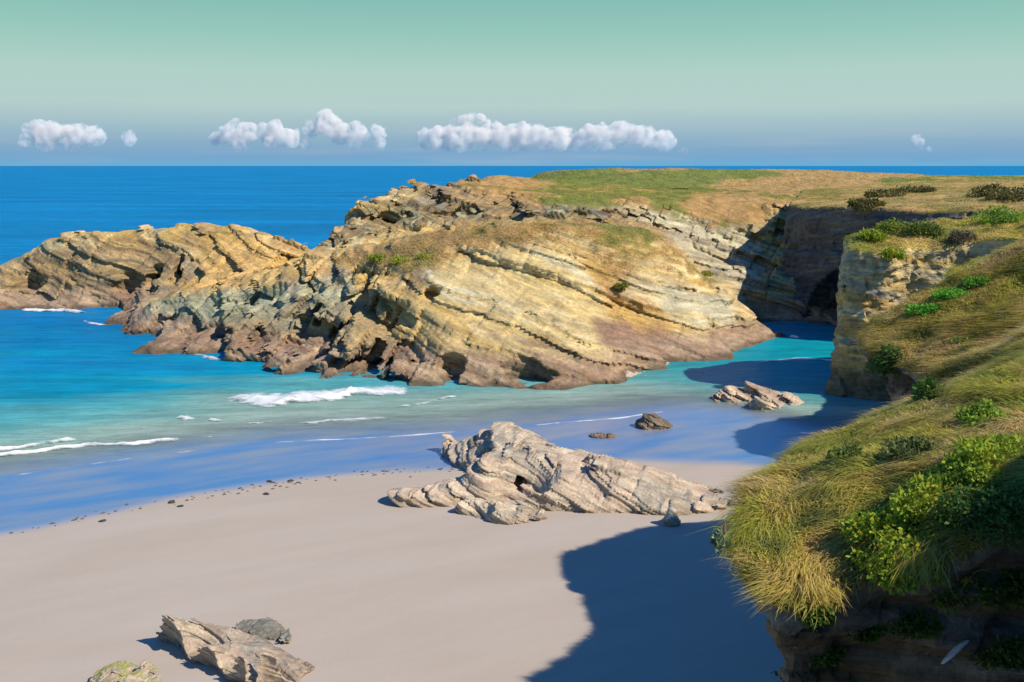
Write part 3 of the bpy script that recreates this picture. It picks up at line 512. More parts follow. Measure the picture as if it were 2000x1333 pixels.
beach_rock('wet_rock', [(1395, 779), (1402, 788), (1455, 793), (1480, 806), (1522, 804), (1588, 795), (1592, 787), (1560, 778), (1500, 774), (1440, 772)], [(1410, 764, .75), (1440, 752, 1.2), (1470, 756, 1.15), (1500, 764, .9), (1530, 772, .75), (1572, 784, .5), (1485, 788, .65), (1430, 772, .95)], .08, dict(amp=.22, block=.2, th=.4, bs=1.1, grain=.07), [BROWN, PINKR, SANDR, A(.50, .34, .18)], 'jagged brown rock rising from the shallows beside the blue shadow', seed=15)
beach_rock('dark_rock', [(1238, 834), (1250, 840), (1300, 840), (1312, 834), (1290, 828), (1250, 828)], [(1252, 816, .6), (1285, 812, .65), (1300, 824, .3)], .06, small, [DARK, A(.20, .16, .11), BROWN], 'dark wet rock standing in the swash beyond the outcrop', seed=16)
beach_rock('dark_rock', [(1146, 854), (1170, 858), (1205, 856), (1208, 850), (1160, 849)], [(1160, 849, .14), (1190, 849, .12)], .05, small, [DARK, A(.16, .13, .09), BROWN], 'low dark rock nearly covered by sand behind the outcrop', seed=17)
beach_rock('tilted_rock', [(305, 1253), (330, 1240), (400, 1238), (470, 1240), (530, 1262), (590, 1292), (622, 1305), (585, 1322), (560, 1342), (500, 1352), (450, 1330), (370, 1290)],
    [(291, 1208, 1.05), (330, 1206, .98), (380, 1215, .82), (440, 1226, .6), (345, 1236, 1.0), (400, 1262, .92), (450, 1296, .72), (480, 1318, .5), (430, 1262, .72), (500, 1275, .42), (560, 1298, .2), (605, 1303, .06), (520, 1320, .3), (500, 1340, .2)],
    .035, dict(amp=.09, block=.05, th=.26, bs=.9, grain=.04), [SANDR, A(.44, .36, .26), PINKR, GREYR, SANDR], 'tilted slab rock with an overhanging shaded side, lower left of the sand', prof=((0, .1), (.15, 0), (.6, -.12), (1.2, -.30)), seed=18, dip=(.5, .25, 1), c=.3)
beach_rock('flat_rock', [(460, 1236), (500, 1250), (560, 1262), (565, 1250), (545, 1222), (505, 1214), (478, 1218)], [(485, 1216, .16), (520, 1212, .17), (538, 1222, .15), (550, 1248, .06), (500, 1230, .16)], .04, small, [GREYR, A(.22, .22, .18), A(.38, .34, .26)], 'flat lichen-dark rock half buried behind the tilted slab', seed=19)
beach_rock('mossy_rock', [(190, 1330), (215, 1318), (260, 1314), (300, 1322), (310, 1350), (250, 1380), (185, 1370)], [(205, 1314, .25), (240, 1304, .38), (285, 1306, .36), (265, 1318, .22), (250, 1335, .34), (290, 1345, .3)], .03, dict(amp=.12, block=.14, th=.18, bs=.35, grain=.08), [BROWN, SANDR, GREYR, BROWN], 'brown rock with green weed at the bottom edge of the picture', seed=20, weed=(.30, .33, .05))
for px, py, r, lab in [(1195, 748, .8, 'boulder at the waterline, left of the group below the headland'), (1226, 742, .7, 'boulder at the waterline, middle of the group below the headland'), (1252, 738, .6, 'boulder at the waterline, right of the group below the headland'), (1300, 720, .5, 'lone boulder in the shallows right of the waterline group')]:
    k = r * 26
    beach_rock('boulder', [(px - k, py + 3), (px - k * .3, py + 8), (px + k * .7, py + 7), (px + k, py), (px + k * .3, py - 5), (px - k * .6, py - 4)], [(px - k * .4, py - k * .8, r * .8), (px + k * .3, py - k * .7, r * .7)], .09, dict(amp=.15, block=.2, th=.35, bs=.7, grain=.06), [BROWN, PINKR, SANDR, BROWN], lab, 'boulder', group='boulders below the headland', seed=int(px))
# small stones left on the wet sand
stone_spots = [(335, 982, .17, 'dark stone on the wet sand left of the other stones', 0), (352, 990, .13, 'flat dark stone just below a larger dark one', 0), (526, 941, .13, 'dark stone on wet sand, left one of the upper pair', 1), (568, 940, .13, 'dark stone on wet sand, right one of the upper pair', 1), (520, 966, .14, 'dark stone at the edge between wet and dry sand', 1), (200, 1019, .14, 'leftmost dark stone on the blue wet sand', 0)]
rng = np.random.default_rng(5)
def stone(x, y, r, sd, name='dark_stone', flat=.5, col=A(.07, .06, .05)):
    nu, nv = 14, 9; u = np.linspace(0, 2 * np.pi, nu, endpoint=False); v = np.linspace(.03, np.pi - .03, nv)
    U, W = np.meshgrid(u, v, indexing='ij'); D = np.stack([np.sin(W) * np.cos(U), np.sin(W) * np.sin(U), np.cos(W)], -1).reshape(-1, 3).astype(np.float32)
    D = D * (1 + .45 * fbm(D, .8, 3, sd))[:, None]; D = np.sign(D) * np.abs(D) ** .8; V = D * A(r * 1.3, r, r * flat)
    a = sd * 1.7; R = np.array([[math.cos(a), -math.sin(a), 0], [math.sin(a), math.cos(a), 0], [0, 0, 1]], np.float32); V = V @ R.T
    V += A(x, y, float(beach_z(np.array(x), np.array(y))) + r * flat * .45)
    ii = np.arange(nu * nv).reshape(nu, nv); q = np.stack([ii[:, :-1], np.roll(ii, -1, 0)[:, :-1], np.roll(ii, -1, 0)[:, 1:], ii[:, 1:]], -1).reshape(-1, 4)[:, ::-1]
    caps = [ii[:, 0][None, :], ii[:, -1][None, ::-1]]
    return V, q, np.tile(col, (len(V), 1)) * (1 + .4 * fbm(V, r, 2, sd))[:, None]
for k, (px, py, r, lab, g) in enumerate(stone_spots):
    x, y, _ = gp(px, py); V, q, c = stone(x, y, r, k + 3, flat=.35); tag(mesh_np('dark_stone', V, [q], c, M_BEACHROCK, smooth=False), lab, 'stone', 'dark stones on the wet sand')
# weed and pebble litter along the tide mark
VV, QQ, CC, o = [], [], [], 0
for k in range(150):
    x = rng.uniform(-26, 2); y = yw(x) + rng.normal(.2, .45); V, q, c = stone(x, y, rng.uniform(.03, .09), k, flat=.3, col=A(.16, .12, .08)); VV.append(V); QQ.append(q + o); CC.append(c); o += len(V)
tag(mesh_np('tide_litter', np.concatenate(VV), [np.concatenate(QQ)], np.concatenate(CC), M_BEACHROCK), 'scattered weed and pebbles along the edge of the wet sand', kind='stuff')

# ------------------------------------------------------------------ breaking waves and foam
def foam_material():
    m, t = new_mat('foam'); lk = t.links.new; o = node(t, 'ShaderNodeOutputMaterial'); b = node(t, 'ShaderNodeBsdfDiffuse'); b.inputs[0].default_value = (.80, .82, .82, 1)
    tl = node(t, 'ShaderNodeBsdfTranslucent'); tl.inputs[0].default_value = (.8, .82, .82, 1); mb = node(t, 'ShaderNodeMixShader'); mb.inputs[0].default_value = .25; lk(b.outputs[0], mb.inputs[1]); lk(tl.outputs[0], mb.inputs[2])
    tr = node(t, 'ShaderNodeBsdfTransparent'); mxs = node(t, 'ShaderNodeMixShader'); a = node(t, 'ShaderNodeAttribute', attribute_name='cover')
    tcx = node(t, 'ShaderNodeTexCoord'); mp = node(t, 'ShaderNodeMapping'); mp.inputs['Scale'].default_value = (.5, 1, 1); lk(tcx.outputs['Object'], mp.inputs[0])
    n = node(t, 'ShaderNodeTexNoise'); n.inputs['Scale'].default_value = 1.6; n.inputs['Detail'].default_value = 6; n.inputs['Roughness'].default_value = .65; lk(mp.outputs[0], n.inputs[0])
    s1 = node(t, 'ShaderNodeMath', op='ADD'); lk(n.outputs[0], s1.inputs[0]); lk(a.outputs['Fac'], s1.inputs[1]); r = node(t, 'ShaderNodeMapRange'); r.inputs[1].default_value = .78; r.inputs[2].default_value = 1.08; lk(s1.outputs[0], r.inputs[0])
    lk(r.outputs[0], mxs.inputs[0]); lk(tr.outputs[0], mxs.inputs[1]); lk(mb.outputs[0], mxs.inputs[2]); lk(mxs.outputs[0], o.inputs[0]); return m
M_FOAM = foam_material()
def wave(pts, width, height, cover, label, trail=0.0, name='breaking_wave', seed=0, group='waves breaking on the beach', cat='wave'):
    W = np.array([atz(*p)[:2] for p in pts]); seg = np.r_[0, np.cumsum(np.hypot(*np.diff(W, axis=0).T))]; n = max(int(seg[-1] / .14), 8)
    tt = np.linspace(0, seg[-1], n); X = np.interp(tt, seg, W[:, 0]); Y = np.interp(tt, seg, W[:, 1])
    k = np.ones(15) / 15; Xp = np.convolve(np.pad(X, 7, 'edge'), k, 'valid'); Yp = np.convolve(np.pad(Y, 7, 'edge'), k, 'valid')
    tx, ty = np.gradient(Xp), np.gradient(Yp); l = np.hypot(tx, ty); nx, ny = -ty / l, tx / l
    P1 = np.stack([tt, 0 * tt, 0 * tt], 1).astype(np.float32); wv = fbm(P1, 3.0, 3, seed + 3); wid = width * (.75 + .5 * fbm(P1, 2.0, 3, seed)); mrow = 17
    c = np.linspace(-.5, .5, mrow); end = np.clip(np.minimum(tt, seg[-1] - tt) / max(.18 * seg[-1], .4), 0, 1) ** .6
    V = np.zeros((n, mrow, 3), np.float32); off = c[None, :] * wid[:, None] + .35 * width * wv[:, None] + (np.maximum(c, 0)[None, :] * trail)
    V[..., 0] = Xp[:, None] + nx[:, None] * off; V[..., 1] = Yp[:, None] + ny[:, None] * off
    Pf = V.reshape(-1, 3); prof = np.exp(-((c + .12) / .2) ** 2)[None, :] * end[:, None] * (.6 + .6 * np.clip(wv + .3, 0, 1))[:, None]
    z = np.maximum(sea_z(Pf), beach_z(Pf[:, 0], Pf[:, 1])) + .02; Pf[:, 2] = z + height * prof.ravel() * (1 + .5 * fbm(Pf, .5, 3, seed + 9))
    cov = cover * (end[:, None] * (1 - np.abs(2 * c[None, :]) ** 2.2)) * (.8 + .5 * fbm(P1, 1.3, 3, seed + 12)[:, None])
    ii = np.arange(n * mrow).reshape(n, mrow); q = np.stack([ii[:-1, :-1], ii[1:, :-1], ii[1:, 1:], ii[:-1, 1:]], -1).reshape(-1, 4)
    return tag(mesh_np(name, Pf, [q], None, M_FOAM, extra={'cover': cov.ravel()}), label, cat, group)
wave([(448, 774), (520, 785), (600, 782), (700, 771), (800, 756)], 4.6, .42, .95, 'broad white wave breaking just in front of the headland', 2.5, seed=1)
wave([(-60, 888), (60, 873), (110, 864), (165, 862)], 1.2, .3, .8, 'short white crest at the left edge of the picture', seed=2)
wave([(-60, 902), (60, 884), (150, 874), (260, 868), (372, 857)], 1.3, .26, .9, 'long white wave running in from the left edge', seed=3)
wave([(560, 830), (650, 823), (770, 815)], 1.3, .14, .62, 'thin broken wave right of the small white crests', seed=4)
wave([(402, 819), (442, 826)], 1.0, .16, .75, 'small white crest, right one of the first pair', seed=5)
wave([(352, 812), (382, 822)], 1.4, .22, .9, 'small bright white splash left of a low crest', seed=6)
wave([(470, 828), (556, 825)], 1.0, .12, .6, 'low white crest between the small splashes and the thin wave', seed=7)
wave([(755, 796), (820, 790), (900, 773)], 1.0, .14, .62, 'thin white wave close to the foot of the headland', seed=8)
wave([(262, 840), (300, 836)], 1.0, .1, .55, 'faint foam patch between the left wave and the splashes', seed=9)
wave([(380, 858), (430, 853)], .9, .08, .5, 'faint end of foam beyond the long left wave', seed=10)
FL = 'foam lines left by the waves'
wave([(495, 868), (600, 862), (700, 858), (850, 847), (930, 842)], .55, .03, .62, 'thin white foam line on the wet sand left of the outcrop', name='foam_line', seed=11, group=FL, cat='foam')
wave([(1030, 832), (1120, 825), (1220, 817), (1310, 803)], .55, .03, .75, 'thin white foam line behind the outcrop', name='foam_line', seed=12, group=FL, cat='foam')
wave([(-80, 950), (0, 934), (250, 897), (480, 868)], .45, .02, .42, 'faint foam line across the blue wet sand at left', name='foam_line', seed=13, group=FL, cat='foam')
wave([(30, 607), (100, 606), (170, 612)], 2.6, .35, .9, 'white surf at the foot of the left promontory', name='surf', seed=14, group='surf against the rocks', cat='surf')
wave([(160, 628), (212, 636)], 1.6, .2, .65, 'small surf patch between promontory and headland', name='surf', seed=15, group='surf against the rocks', cat='surf')
wave([(380, 694), (436, 706)], 1.6, .25, .75, 'white surf in the corner below the headland spur', name='surf', seed=16, group='surf against the rocks', cat='surf')
wave([(1538, 658), (1568, 662)], 1.2, .3, .95, 'white splash at the tip of the headland in the inlet', name='surf', seed=17, group='surf against the rocks', cat='surf')
wave([(1452, 708), (1520, 703), (1600, 702), (1700, 704)], 2.2, .08, .6, 'pale rippled foam across the mouth of the inlet', name='surf', seed=18, group='surf against the rocks', cat='surf')

# ------------------------------------------------------------------ grass
def sample(mesh, weight, n, rg):
    V, Q, NR, veg = mesh; a = V[Q[:, 0]]; ar = .5 * np.linalg.norm(np.cross(V[Q[:, 2]] - a, V[Q[:, 3]] - V[Q[:, 1]]), axis=1)
    cen = V[Q].mean(1); wt = ar * veg[Q].mean(1) * weight(cen); i = rg.choice(len(Q), n, p=wt / wt.sum()); u, v = rg.random((2, n, 1)).astype(np.float32)
    q = Q[i]; P = (V[q[:, 0]] * (1 - u) + V[q[:, 1]] * u) * (1 - v) + (V[q[:, 3]] * (1 - u) + V[q[:, 2]] * u) * v
    return P.astype(np.float32), NR[q[:, 0]]
def inframe(c, m=120):
    px, py = project(c); return ((px > -m) & (px < 2000 + m) & (py < 1333 + m) & (c[:, 1] > 1)).astype(float)
def blades(name, P, NR, h, wd, lean, colA, colB, mat, segs=3, jitter=.35, label='', rg=None):
    n = len(P); up = A(0, 0, 1) * .75 + NR * .45; up = up / np.linalg.norm(up, axis=1, keepdims=True)
    ln = lean + rg.normal(0, jitter, (n, 3)).astype(np.float32) * A(1, 1, .3)
    sd = np.cross(ln, up); ang = rg.normal(0, .8, n); sd = sd / (np.linalg.norm(sd, axis=1, keepdims=True) + 1e-6)
    # turn the width roughly towards a random side
    f2 = np.cross(up, sd); sd = sd * np.cos(ang)[:, None] + f2 * np.sin(ang)[:, None]
    ts = np.linspace(0, 1, segs + 1); rows = []; cols = []
    for t in ts[:-1]:
        c = P + up * (h * t * (1 - .35 * t))[:, None] + ln * (h * t * t)[:, None] - A(0, 0, 1) * (h * .25 * t ** 3)[:, None]
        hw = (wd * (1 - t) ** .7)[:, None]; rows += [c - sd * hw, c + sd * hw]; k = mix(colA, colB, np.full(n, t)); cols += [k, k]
    rows.append(P + up * (h * .65)[:, None] + ln * h[:, None] - A(0, 0, 1) * (h * .25)[:, None] - NR * .02); cols.append(colB)
    m = len(rows); V = np.stack(rows, 1).reshape(-1, 3); C = np.stack(cols, 1).reshape(-1, 3); b = (np.arange(n) * m)[:, None]
    qs = [b + np.array([[2 * k, 2 * k + 1, 2 * k + 3, 2 * k + 2]]) for k in range(segs - 1)]; tr = b + np.array([[m - 3, m - 2, m - 1]])
    fs = ([np.concatenate(qs).astype(np.int32)] if qs else []) + [tr.astype(np.int32)]
    return tag(mesh_np(name, V, fs, C, mat, smooth=False), label, kind='stuff')
GOLD, STRAW, LIME, OLIVE, DEEP, RUST = A(.70, .53, .10), A(.76, .59, .29), A(.46, .50, .04), A(.24, .28, .04), A(.08, .13, .03), A(.48, .28, .13)
def grass_colours(P, rg, tan=0.0, s=1.6, seed=0):
    a = fbm(P, s, 4, seed + 100) + tan; b = fbm(P, s * .45, 3, seed + 104); r = rg.normal(0, .18, len(P))
    c = mix(np.tile(LIME, (len(P), 1)), GOLD, sstep(-.35, .15, a + r)); c = mix(c, STRAW, sstep(.05, .45, a + r)); c = mix(c, OLIVE, sstep(.02, .38, b + r)); c = mix(c, DEEP, .6 * sstep(.28, .55, b + .5 * r)); c = mix(c, RUST, .6 * sstep(.35, .6, -b + .5 * r))
    return c * (1 + .15 * rg.normal(0, 1, (len(P), 1)))
rg = np.random.default_rng(21)
WIND = A(-.38, -.12, 0)
# near promontory: long drooping grass
wn = lambda c: inframe(c, 250) * (c[:, 1] < 26) / np.maximum(np.linalg.norm(c - A(0, 0, 17), axis=1) / 14, .7) ** 1.5
P, n_ = sample(NEARC, wn, 140000, rg)
cl = .5 + .5 * fbm(P, .7, 3, 130); big_ = fbm(P, 2.2, 2, 133)
hgt = (.16 + .42 * cl + .12 * big_) * rg.uniform(.6, 1.3, len(P)); hgt = np.clip(hgt, .06, .8).astype(np.float32)
tuft = np.stack([noise(P, .5, 135), noise(P, .5, 136), 0 * cl], 1) * .9
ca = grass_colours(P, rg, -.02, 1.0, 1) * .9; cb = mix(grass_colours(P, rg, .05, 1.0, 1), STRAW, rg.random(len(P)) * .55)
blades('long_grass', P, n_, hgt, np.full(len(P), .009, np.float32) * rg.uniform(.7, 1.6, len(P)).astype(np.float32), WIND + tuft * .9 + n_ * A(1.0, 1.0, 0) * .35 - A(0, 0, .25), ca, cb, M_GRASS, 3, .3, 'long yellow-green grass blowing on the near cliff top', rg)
# grassy slope behind it
wm = lambda c: inframe(c) * (c[:, 1] >= 23)
P, n_ = sample(NEARC, wm, 60000, rg); cl = .5 + .5 * fbm(P, 1.2, 3, 140)
hgt = ((.14 + .34 * cl) * rg.uniform(.6, 1.3, len(P))).astype(np.float32)
ca = grass_colours(P, rg, -.02, 2.2, 2) * .8; cb = mix(grass_colours(P, rg, .12, 2.2, 2), STRAW, rg.random(len(P)) * .6)
blades('slope_grass', P, n_, hgt, (.016 * rg.uniform(.7, 1.6, len(P))).astype(np.float32), WIND + n_ * A(.8, .8, 0) + .8 * np.stack([noise(P, .8, 141), noise(P, .8, 142), 0 * cl], 1), ca, cb, M_GRASS, 2, .3, 'dry mixed grass on the slope behind the near cliff', rg)
def far_grass(name, mesh, n, hm, wdt, tan, seed, label, s=4):
    P, n_ = sample(mesh, lambda c: inframe(c) * (1 + 2.5 * (c[:, 1] < 106)), n, rg); cl = .5 + .5 * fbm(P, s * .6, 3, seed); hgt = ((.3 + cl) * hm * rg.uniform(.6, 1.3, len(P))).astype(np.float32)
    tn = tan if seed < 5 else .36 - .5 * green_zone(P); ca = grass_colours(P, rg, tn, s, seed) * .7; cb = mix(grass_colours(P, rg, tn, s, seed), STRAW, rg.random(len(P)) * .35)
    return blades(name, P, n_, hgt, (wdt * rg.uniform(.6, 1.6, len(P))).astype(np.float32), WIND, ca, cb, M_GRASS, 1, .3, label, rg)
far_grass('cliff_grass', MIDC, 40000, .30, .03, .05, 3, 'golden and green grass on top of the ochre cliff')
far_grass('cliff_grass', FARC, 30000, .30, .045, .36, 4, 'dry grass on top of the shaded far cliff')
far_grass('headland_grass', HEAD, 80000, .28, .04, .38, 5, 'tan dry grass covering the rounded top of the headland', 5)
far_grass('plateau_grass', PLATEAU, 55000, .35, .08, .06, 6, 'olive and straw-coloured grass across the distant plateau', 4)
# ------------------------------------------------------------------ shrubs and plants
def shrub(name, centre, rad, n, leaf, colA, colB, label, cat='shrub', group=None, seed=0, droop=0.0, flowers=None):
    """a bush: stems from the root, many leaf-sized faces through an uneven crown"""
    rg = np.random.default_rng(seed + 500); c = np.array(centre, np.float32); R = np.array(rad, np.float32)
    root = bpy.data.objects.new(name, None); COL.objects.link(root); root.location = c; tag(root, label, cat, group)
    lob = rg.normal(0, 1, (14, 3)).astype(np.float32); lob /= np.linalg.norm(lob, axis=1, keepdims=True); lob[:, 2] = np.abs(lob[:, 2]) * .8; lob *= rg.uniform(.45, .85, (14, 1))
    k = rg.integers(0, 14, n); d = rg.normal(0, 1, (n, 3)).astype(np.float32); d /= np.linalg.norm(d, axis=1, keepdims=True)
    P = (lob[k] + d * rg.uniform(.2, .42, (n, 1)) ) * R; P[:, 2] = np.maximum(P[:, 2], -.15 * R[2]); P[:, 2] -= droop * np.abs(P[:, 1]) * .3
    a = rg.normal(0, 1, (n, 3)).astype(np.float32); a = a / np.linalg.norm(a, axis=1, keepdims=True) + d * .4; a /= np.linalg.norm(a, axis=1, keepdims=True)
    b = np.cross(a, rg.normal(0, 1, (n, 3))).astype(np.float32); b /= np.linalg.norm(b, axis=1, keepdims=True); l = (leaf * rg.uniform(.6, 1.5, n))[:, None]
    V = np.stack([P, P + a * l * .5 + b * l * .28, P + a * l, P + a * l * .5 - b * l * .28], 1).reshape(-1, 3).astype(np.float32)
    t = np.clip(.5 + .3 * noise(P + c, float(R.max()) * .35, seed) + rg.normal(0, .25, n), 0, 1); C = np.repeat(mix(np.tile(np.array(colA, np.float32), (n, 1)), np.array(colB, np.float32), t), 4, 0)
    mesh_np('foliage', V, [np.arange(4 * n).reshape(-1, 4)], C, M_LEAF, False, root)
    sv, sq, o = [], [], 0
    for q in range(14):
        e = lob[q] * R; m = e * .5 + A(0, 0, .1 * R[2]); pts = [A(0, 0, -.25 * R[2]), m, e]; r0 = .02 * float(R.max()) + .004
        for i_, p in enumerate(pts):
            r = r0 * (1 - .4 * i_)
            for ang in range(5): sv.append(p + A(math.cos(ang * 1.257) * r, math.sin(ang * 1.257) * r, 0))
        for i_ in range(2):
            for ang in range(5): sq.append([o + i_ * 5 + ang, o + i_ * 5 + (ang + 1) % 5, o + i_ * 5 + 5 + (ang + 1) % 5, o + i_ * 5 + 5 + ang])
        o += 15
    mesh_np('stem', np.array(sv), [np.array(sq)], np.tile(A(.16, .11, .07), (len(sv), 1)), M_LEAF, True, root)
    if flowers:
        fn = flowers; i = rg.choice(n, fn); FP = P[i]; fv = np.stack([FP, FP + A(.5, 0, .3) * leaf, FP + A(0, 0, .9) * leaf, FP + A(-.5, 0, .3) * leaf], 1).reshape(-1, 3)
        mesh_np('flower', fv, [np.arange(4 * fn).reshape(-1, 4)], np.tile(A(.75, .60, .06), (len(fv), 1)), M_LEAF, False, root)['kind'] = 'stuff'
    return root
PROJ = {}
def seen(mesh, px, py, tol=14):      # the nearest rock surface that shows at the pixel
    V = mesh[0]
    if id(V) not in PROJ: PROJ[id(V)] = project(V)
    X, Y = PROJ[id(V)]; i = np.nonzero((np.abs(X - px) < tol) & (np.abs(Y - py) < tol) & (V[:, 1] > 4))[0]
    if len(i) == 0: return None
    return V[i[np.argmin(V[i, 1])]]
YG, BG, DG = (.42, .45, .04), (.16, .32, .03), (.05, .10, .025)
gN = 'shrubs on the near cliff edge'
for k, (px, py, r, cA, cB, lab, fl) in enumerate([
    (1760, 1060, .55, BG, YG, 'large leafy yellow-green shrub hanging over the near cliff edge', 160), (1830, 1010, .50, (.2, .34, .03), YG, 'yellow-green shrub right of the large hanging one', 120), (1740, 1140, .42, BG, YG, 'low shrub spilling over the lip of the near cliff', 90),
    (1885, 960, .42, (.12, .24, .03), (.34, .40, .04), 'green shrub higher up the near slope beside the shade', 0), (1960, 1040, .7, DG, (.10, .20, .04), 'dark green shrub in shade at the right edge', 0), (1950, 920, .45, BG, YG, 'bright shrub above the shaded one at the right edge', 60),
    (1640, 905, .22, (.10, .16, .04), (.24, .28, .06), 'small dark shrub in the grass near the middle of the promontory', 0), (1790, 900, .36, (.09, .13, .05), (.22, .24, .07), 'dull olive shrub in a hollow of the near grass', 0), (1900, 830, .34, (.12, .26, .03), (.36, .44, .05), 'bright green shrub on the crest of the near grass', 0)]):
    p = seen(NEARC, px, py); p = p if p is not None else onland(px, py, 13, Tn); r *= 1.3; shrub('leafy_shrub', (p[0], p[1], p[2] + .16), (r, r * .85, r * .62), int(2600 * (r / .5) ** 1.5), .06, cA, cB, lab, 'shrub', gN, k, flowers=fl)
for k, (px, py, Y, r, cA, cB, lab) in enumerate([
    (1800, 592, 33, .75, (.08, .30, .03), (.20, .46, .05), 'vivid green shrub at the far end of the grass slope'), (1850, 562, 34, .75, (.08, .30, .03), (.20, .46, .05), 'vivid green shrub, middle one of three on the slope crest'), (1895, 538, 35, .6, (.10, .26, .03), (.22, .40, .05), 'vivid green shrub nearest the right end of the slope crest'),
    (1870, 650, 30, .5, (.14, .24, .04), (.34, .40, .06), 'pale green shrub in the dry grass of the slope'), (1960, 600, 28, .6, (.10, .16, .05), (.24, .24, .08), 'brownish shrub on the slope near the right edge'), (1930, 730, 25, .4, (.12, .2, .04), (.36, .40, .06), 'olive shrub in the gully behind the near grass')]):
    p = seen(NEARC, px, py, 22)
    if p is not None: shrub('slope_shrub', p, (r, r * .8, r * .5), int(1800 * (r / .6) ** 1.2), .09, cA, cB, lab, 'shrub', 'shrubs on the grass slope', 20 + k)
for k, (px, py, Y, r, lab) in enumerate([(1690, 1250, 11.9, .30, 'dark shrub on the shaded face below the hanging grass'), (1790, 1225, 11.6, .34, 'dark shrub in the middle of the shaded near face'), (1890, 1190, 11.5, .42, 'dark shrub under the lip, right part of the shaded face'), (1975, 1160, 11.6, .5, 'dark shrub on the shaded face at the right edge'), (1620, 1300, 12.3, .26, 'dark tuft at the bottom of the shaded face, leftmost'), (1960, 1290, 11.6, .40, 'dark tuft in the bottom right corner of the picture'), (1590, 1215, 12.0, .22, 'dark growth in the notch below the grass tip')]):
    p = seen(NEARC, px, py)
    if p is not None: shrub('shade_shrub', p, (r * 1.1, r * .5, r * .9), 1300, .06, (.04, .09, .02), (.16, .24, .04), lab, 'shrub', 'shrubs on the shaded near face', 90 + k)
# growth hanging on the slope's rock edge
for k, (px, py, r, lab) in enumerate([(1716, 690, .7, 'green creeper hanging on the rock edge below the slope'), (1705, 740, .8, 'dark green creeper on the corner of the rock below the slope'), (1790, 775, .55, 'green tuft low on the brown rock behind the near grass')]):
    p = seen(NEARC, px, py, 25)
    if p is not None: shrub('creeper', p, (r * .6, r * .8, r), 1500, .09, DG, (.14, .26, .04), lab, 'creeper', 'creepers on the rock', 30 + k)
for k, (px, py, Y, r, cA, cB, lab) in enumerate([
    (1700, 468, 74, 1.3, (.18, .28, .03), YG, 'yellow-green shrub on the outer corner of the ochre cliff'), (1750, 452, 73, 1.5, (.12, .18, .04), (.34, .38, .05), 'round olive shrub on the ochre cliff top'), (1800, 455, 70, 1.4, (.07, .12, .03), (.22, .27, .05), 'dark round shrub right of the olive one on the cliff top'), (1745, 500, 71, .9, (.24, .34, .03), (.46, .48, .05), 'bright creeper trailing over the lip of the ochre cliff'),
    (1880, 470, 58, 1.1, (.10, .09, .06), (.22, .16, .10), 'dark brown shrub in the hollow behind the slope'), (1950, 435, 62, 1.8, (.12, .26, .03), (.26, .40, .05), 'broad green shrub above the ochre cliff at right')]):
    p = onland(px, py, Y, Tm); shrub('cliff_shrub', p, (r, r, r * .7), 1700, .17, cA, cB, lab, 'shrub', 'shrubs on the ochre cliff', 40 + k)
for k, (px, py, Y, r, rz, lab) in enumerate([
    (1730, 385, 128, 2.6, .9, 'dark shrub at the brink above the shaded cliff'), (1690, 405, 120, 2.0, .8, 'dark bush hanging over the corner of the shaded cliff'), (1790, 375, 130, 2.4, .8, 'dark olive bush on the plateau right of the shaded cliff'), (1935, 385, 118, 3.0, 1.3, 'large dark brown bush on the plateau at far right'), (1985, 390, 115, 3.0, 1.3, 'dark bush at the right edge of the picture on the plateau')]):
    p = onland(px, py, Y, Tf); shrub('plateau_shrub', p, (r, r, rz), 1600, .3, (.08, .08, .03), (.22, .19, .06), lab, 'shrub', 'shrubs on the plateau', 50 + k)
for k, (px, py, Y, r, rz, cA, cB, lab) in enumerate([
    (740, 508, 97, 1.5, .6, (.18, .26, .03), (.40, .42, .05), 'yellow-green bush at the left end of the headland grass'), (790, 512, 95, 1.6, .6, (.22, .30, .03), (.44, .46, .05), 'bright bush right of the left-end bush on the headland'), (835, 505, 94, 1.1, .5, (.24, .30, .03), (.46, .46, .06), 'small bright bush beside the cream slabs of the headland'),
    (1045, 500, 92, 1.2, .5, (.12, .16, .03), (.28, .28, .05), 'olive bush below the brow of the headland'), (1085, 512, 91, 1.3, .5, (.12, .16, .03), (.30, .28, .05), 'olive bush right of its neighbour below the headland brow'), (905, 548, 90, .6, .25, (.2, .22, .04), (.34, .32, .06), 'small green tuft on the cream slabs'), (1215, 560, 93, .7, .3, (.2, .22, .04), (.38, .34, .06), 'green tuft on the pale right flank of the headland'), (1375, 535, 98, .9, .4, (.26, .32, .04), (.46, .46, .06), 'yellow-green tuft at the right end of the headland grass')]):
    p = onland(px, py, Y, hh); shrub('headland_bush', p, (r, r, rz), 1300, .17, cA, cB, lab, 'bush', 'bushes on the headland', 60 + k)
# the pale fleshy plant at the tip of the near cliff
fp_ = min([q for q in (seen(NEARC, a_, 1085, 10) for a_ in range(1400, 1520, 6)) if q is not None][:1], key=lambda q: q[1]); fp_ = A(*fp_) + A(-.16, -.05, .16)
shrub('fleshy_plant', fp_, (.17, .18, .2), 600, .07, (.10, .20, .12), (.50, .56, .30), 'pale fleshy plant on the outer tip of the near cliff', 'plant', None, 80)
